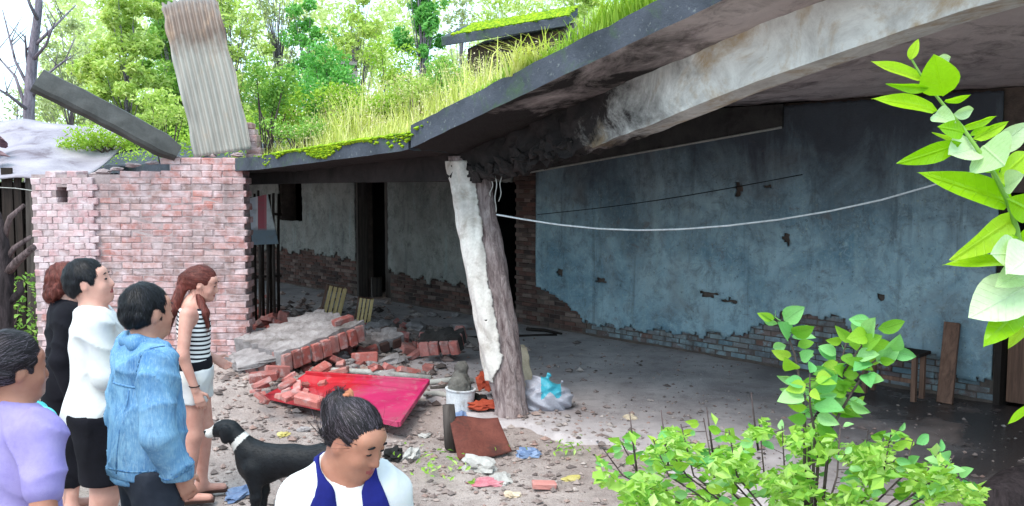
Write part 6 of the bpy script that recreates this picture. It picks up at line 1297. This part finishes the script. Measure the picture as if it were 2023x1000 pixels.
def lap(F):
    jac(F, .036); X, Y, Z = F.ax[0][:, None, None], F.ax[1][None, :, None], F.ax[2][None, None, :]
    tt = np.clip((1.43 - Z) / .3, 0, 1); f = .058 + .028 * tt; F.d = np.maximum(F.d, (np.abs(np.abs(X) - f) - .02 - .026 * np.sin(math.pi * np.clip(tt * 1.15, 0, 1))).astype(np.float32)); F.d = np.maximum(F.d, (.0 - Y - .02 * 0 + 0 * Z).astype(np.float32) * np.where(Z > 1.36, .0, 1) + np.where(Z > 1.36, -9, 0) * np.ones_like(Y)); F.cut((0, 0, .95), (0, 0, -1)); F.ell((0, .02, 1.475), (.066, .085, .1), k=.01, sub=True); F.cap((0, .16, 1.44), (0, .17, .9), .085, .07, k=.01, sub=True)
g.shell('lapel', 'navy cloth', lap, h=.0075, folds=(.001, 20), zlo=.9)
def tr(F): g.torso(F, .018); g.leg(F, .024); F.cut((0, 0, .07), (0, 0, -1)); F.cut((0, 0, .96), (0, 0, 1))
g.shell('trousers', 'navy cloth', tr, h=.013)
g.hair('brown hair', lambda F: (F.ell(g.hp((.0, -.125, 1.63)), (.04, .03, .04), g.Rh, .02), F.cap(g.hp((.07, -.06, 1.6)), g.hp((.09, -.07, 1.585)), .014, .01, .02)), .006, 1.18, h=.0068, fold=.0025, flow=lambda p: g.hp((-.01, -.13, 1.66)) - np.array(p), nst=5200, lst=.07)
F_ = Fld((-.2, -.34, 1.5), (.2, .2, 1.85), .007)
for a in np.linspace(0, 6.283, 9): F_.ell(g.hp((-.02 + .02 * math.cos(a), -.105 + .012 * math.sin(a), 1.68 + .012 * math.sin(a * 2))), (.007, .008, .009), g.Rh, .005)
obj('hair_tie', F_.mesh(), MATS['orange knit'], g.root, smooth=True)

# ================================================================== DOG
dg_p = on(574, 1046); dog = empty('dog', (dg_p.x, dg_p.y, 0), R(172 - 90), 'black dog with white muzzle and neck band standing in the yard', 'dog')
F = Fld((-.16, -.55, -.005), (.16, .7, .78), .0085)
F.ell((0, .19, .42), (.095, .16, .135), k=.06); F.ell((0, -.02, .45), (.085, .2, .105), k=.06); F.ell((0, -.24, .46), (.085, .13, .11), k=.06); F.cap((0, .27, .5), (0, .37, .615), .075, .056, .06); F.ell((0, .42, .64), (.055, .075, .056), k=.04); F.cap((0, .46, .625), (0, .53, .6), .04, .03, .03); F.ell((0, .553, .612), (.018, .013, .013), k=.01)
for sg in (-1, 1):
    F.ell((sg * .06, .395, .615), (.016, .036, .062), k=.012); F.cap((sg * .06, .22, .4), (sg * .062, .195, .23), .056, .034, .04); F.ell((sg * .063, .205, .215), (.03, .03, .034), k=.02); F.cap((sg * .062, .2, .22), (sg * .062, .215, .05), .03, .023, .02); F.cap((sg * .062, .215, .035), (sg * .064, .255, .02), .029, .024, .02)
    F.cap((sg * .062, -.26, .43), (sg * .072, -.19, .29), .078, .05, .05); F.cap((sg * .072, -.19, .29), (sg * .07, -.34, .19), .042, .024, .03); F.cap((sg * .07, -.34, .19), (sg * .07, -.315, .045), .024, .02, .02); F.cap((sg * .07, -.31, .03), (sg * .072, -.275, .02), .025, .02, .02)
F.cap((0, -.35, .5), (0, -.46, .42), .022, .014, .03); F.cap((0, -.46, .42), (0, -.5, .3), .014, .008, .02); F.cut((0, 0, 0), (0, 0, -1))
mk('black coat', (24, 26, 32), (14, 15, 20), 14, rough=.55, spec=.3, bump=.3, fine=180); mk('white coat', (232, 228, 224), (206, 200, 196), 12, rough=.7, bump=.15, fine=150)
me = F.mesh(); me.materials.append(MATS['black coat']); me.materials.append(MATS['white coat'])
for pl in me.polygons:
    x, y, z = pl.center; band = abs((y - .27) * .62 - (z - .5) * -.78 - .045) < .026 and z > .42 and y > .2; band = abs((y - .325) * .75 + (z - .56) * .66) < .02 and z > .4
    chest = y > .26 and z < .5 and z > .28 and abs(x) < .045 and y > .3; muz = y > .49 and not (y > .545 and z > .598); blaze = y > .45 and abs(x) < .012 and z > .62; paw = z < .05
    pl.material_index = 1 if (band or chest or muz or blaze or (paw and abs(x) > 0)) else 0
obj('body', me, None, dog, smooth=True)
rr = random.Random(8); V = []; Fc = []; mi = []
for _ in range(7000):
    pl = me.polygons[rr.randrange(len(me.polygons))]; p = pl.center; nr = pl.normal; dd_ = Vector((0, -1, -.35)) if p.y < .45 else Vector((0, -.6, .2)); dd_ = dd_ + Vector((rr.gauss(0, .2), rr.gauss(0, .2), rr.gauss(0, .2))); dd_ = (dd_ - nr * dd_.dot(nr)).normalized(); sd3 = dd_.cross(nr) * .0014; k = len(V); L_ = rr.uniform(.008, .018)
    V += [p + sd3, p - sd3, p + dd_ * L_ + nr * .004]; Fc.append((k, k + 1, k + 2)); mi.append(pl.material_index)
fm = mesh(V, Fc); fm.materials.append(MATS['black coat']); fm.materials.append(MATS['white coat']); fm.polygons.foreach_set('material_index', mi); o = obj('fur', fm, None, dog, smooth=True); o['kind'] = 'stuff'
for sg in (-1, 1): obj('eye', lump((.008, .008, .008), 1, 1, 0), MATS['dark wire'], dog, (sg * .04, .475, .655))
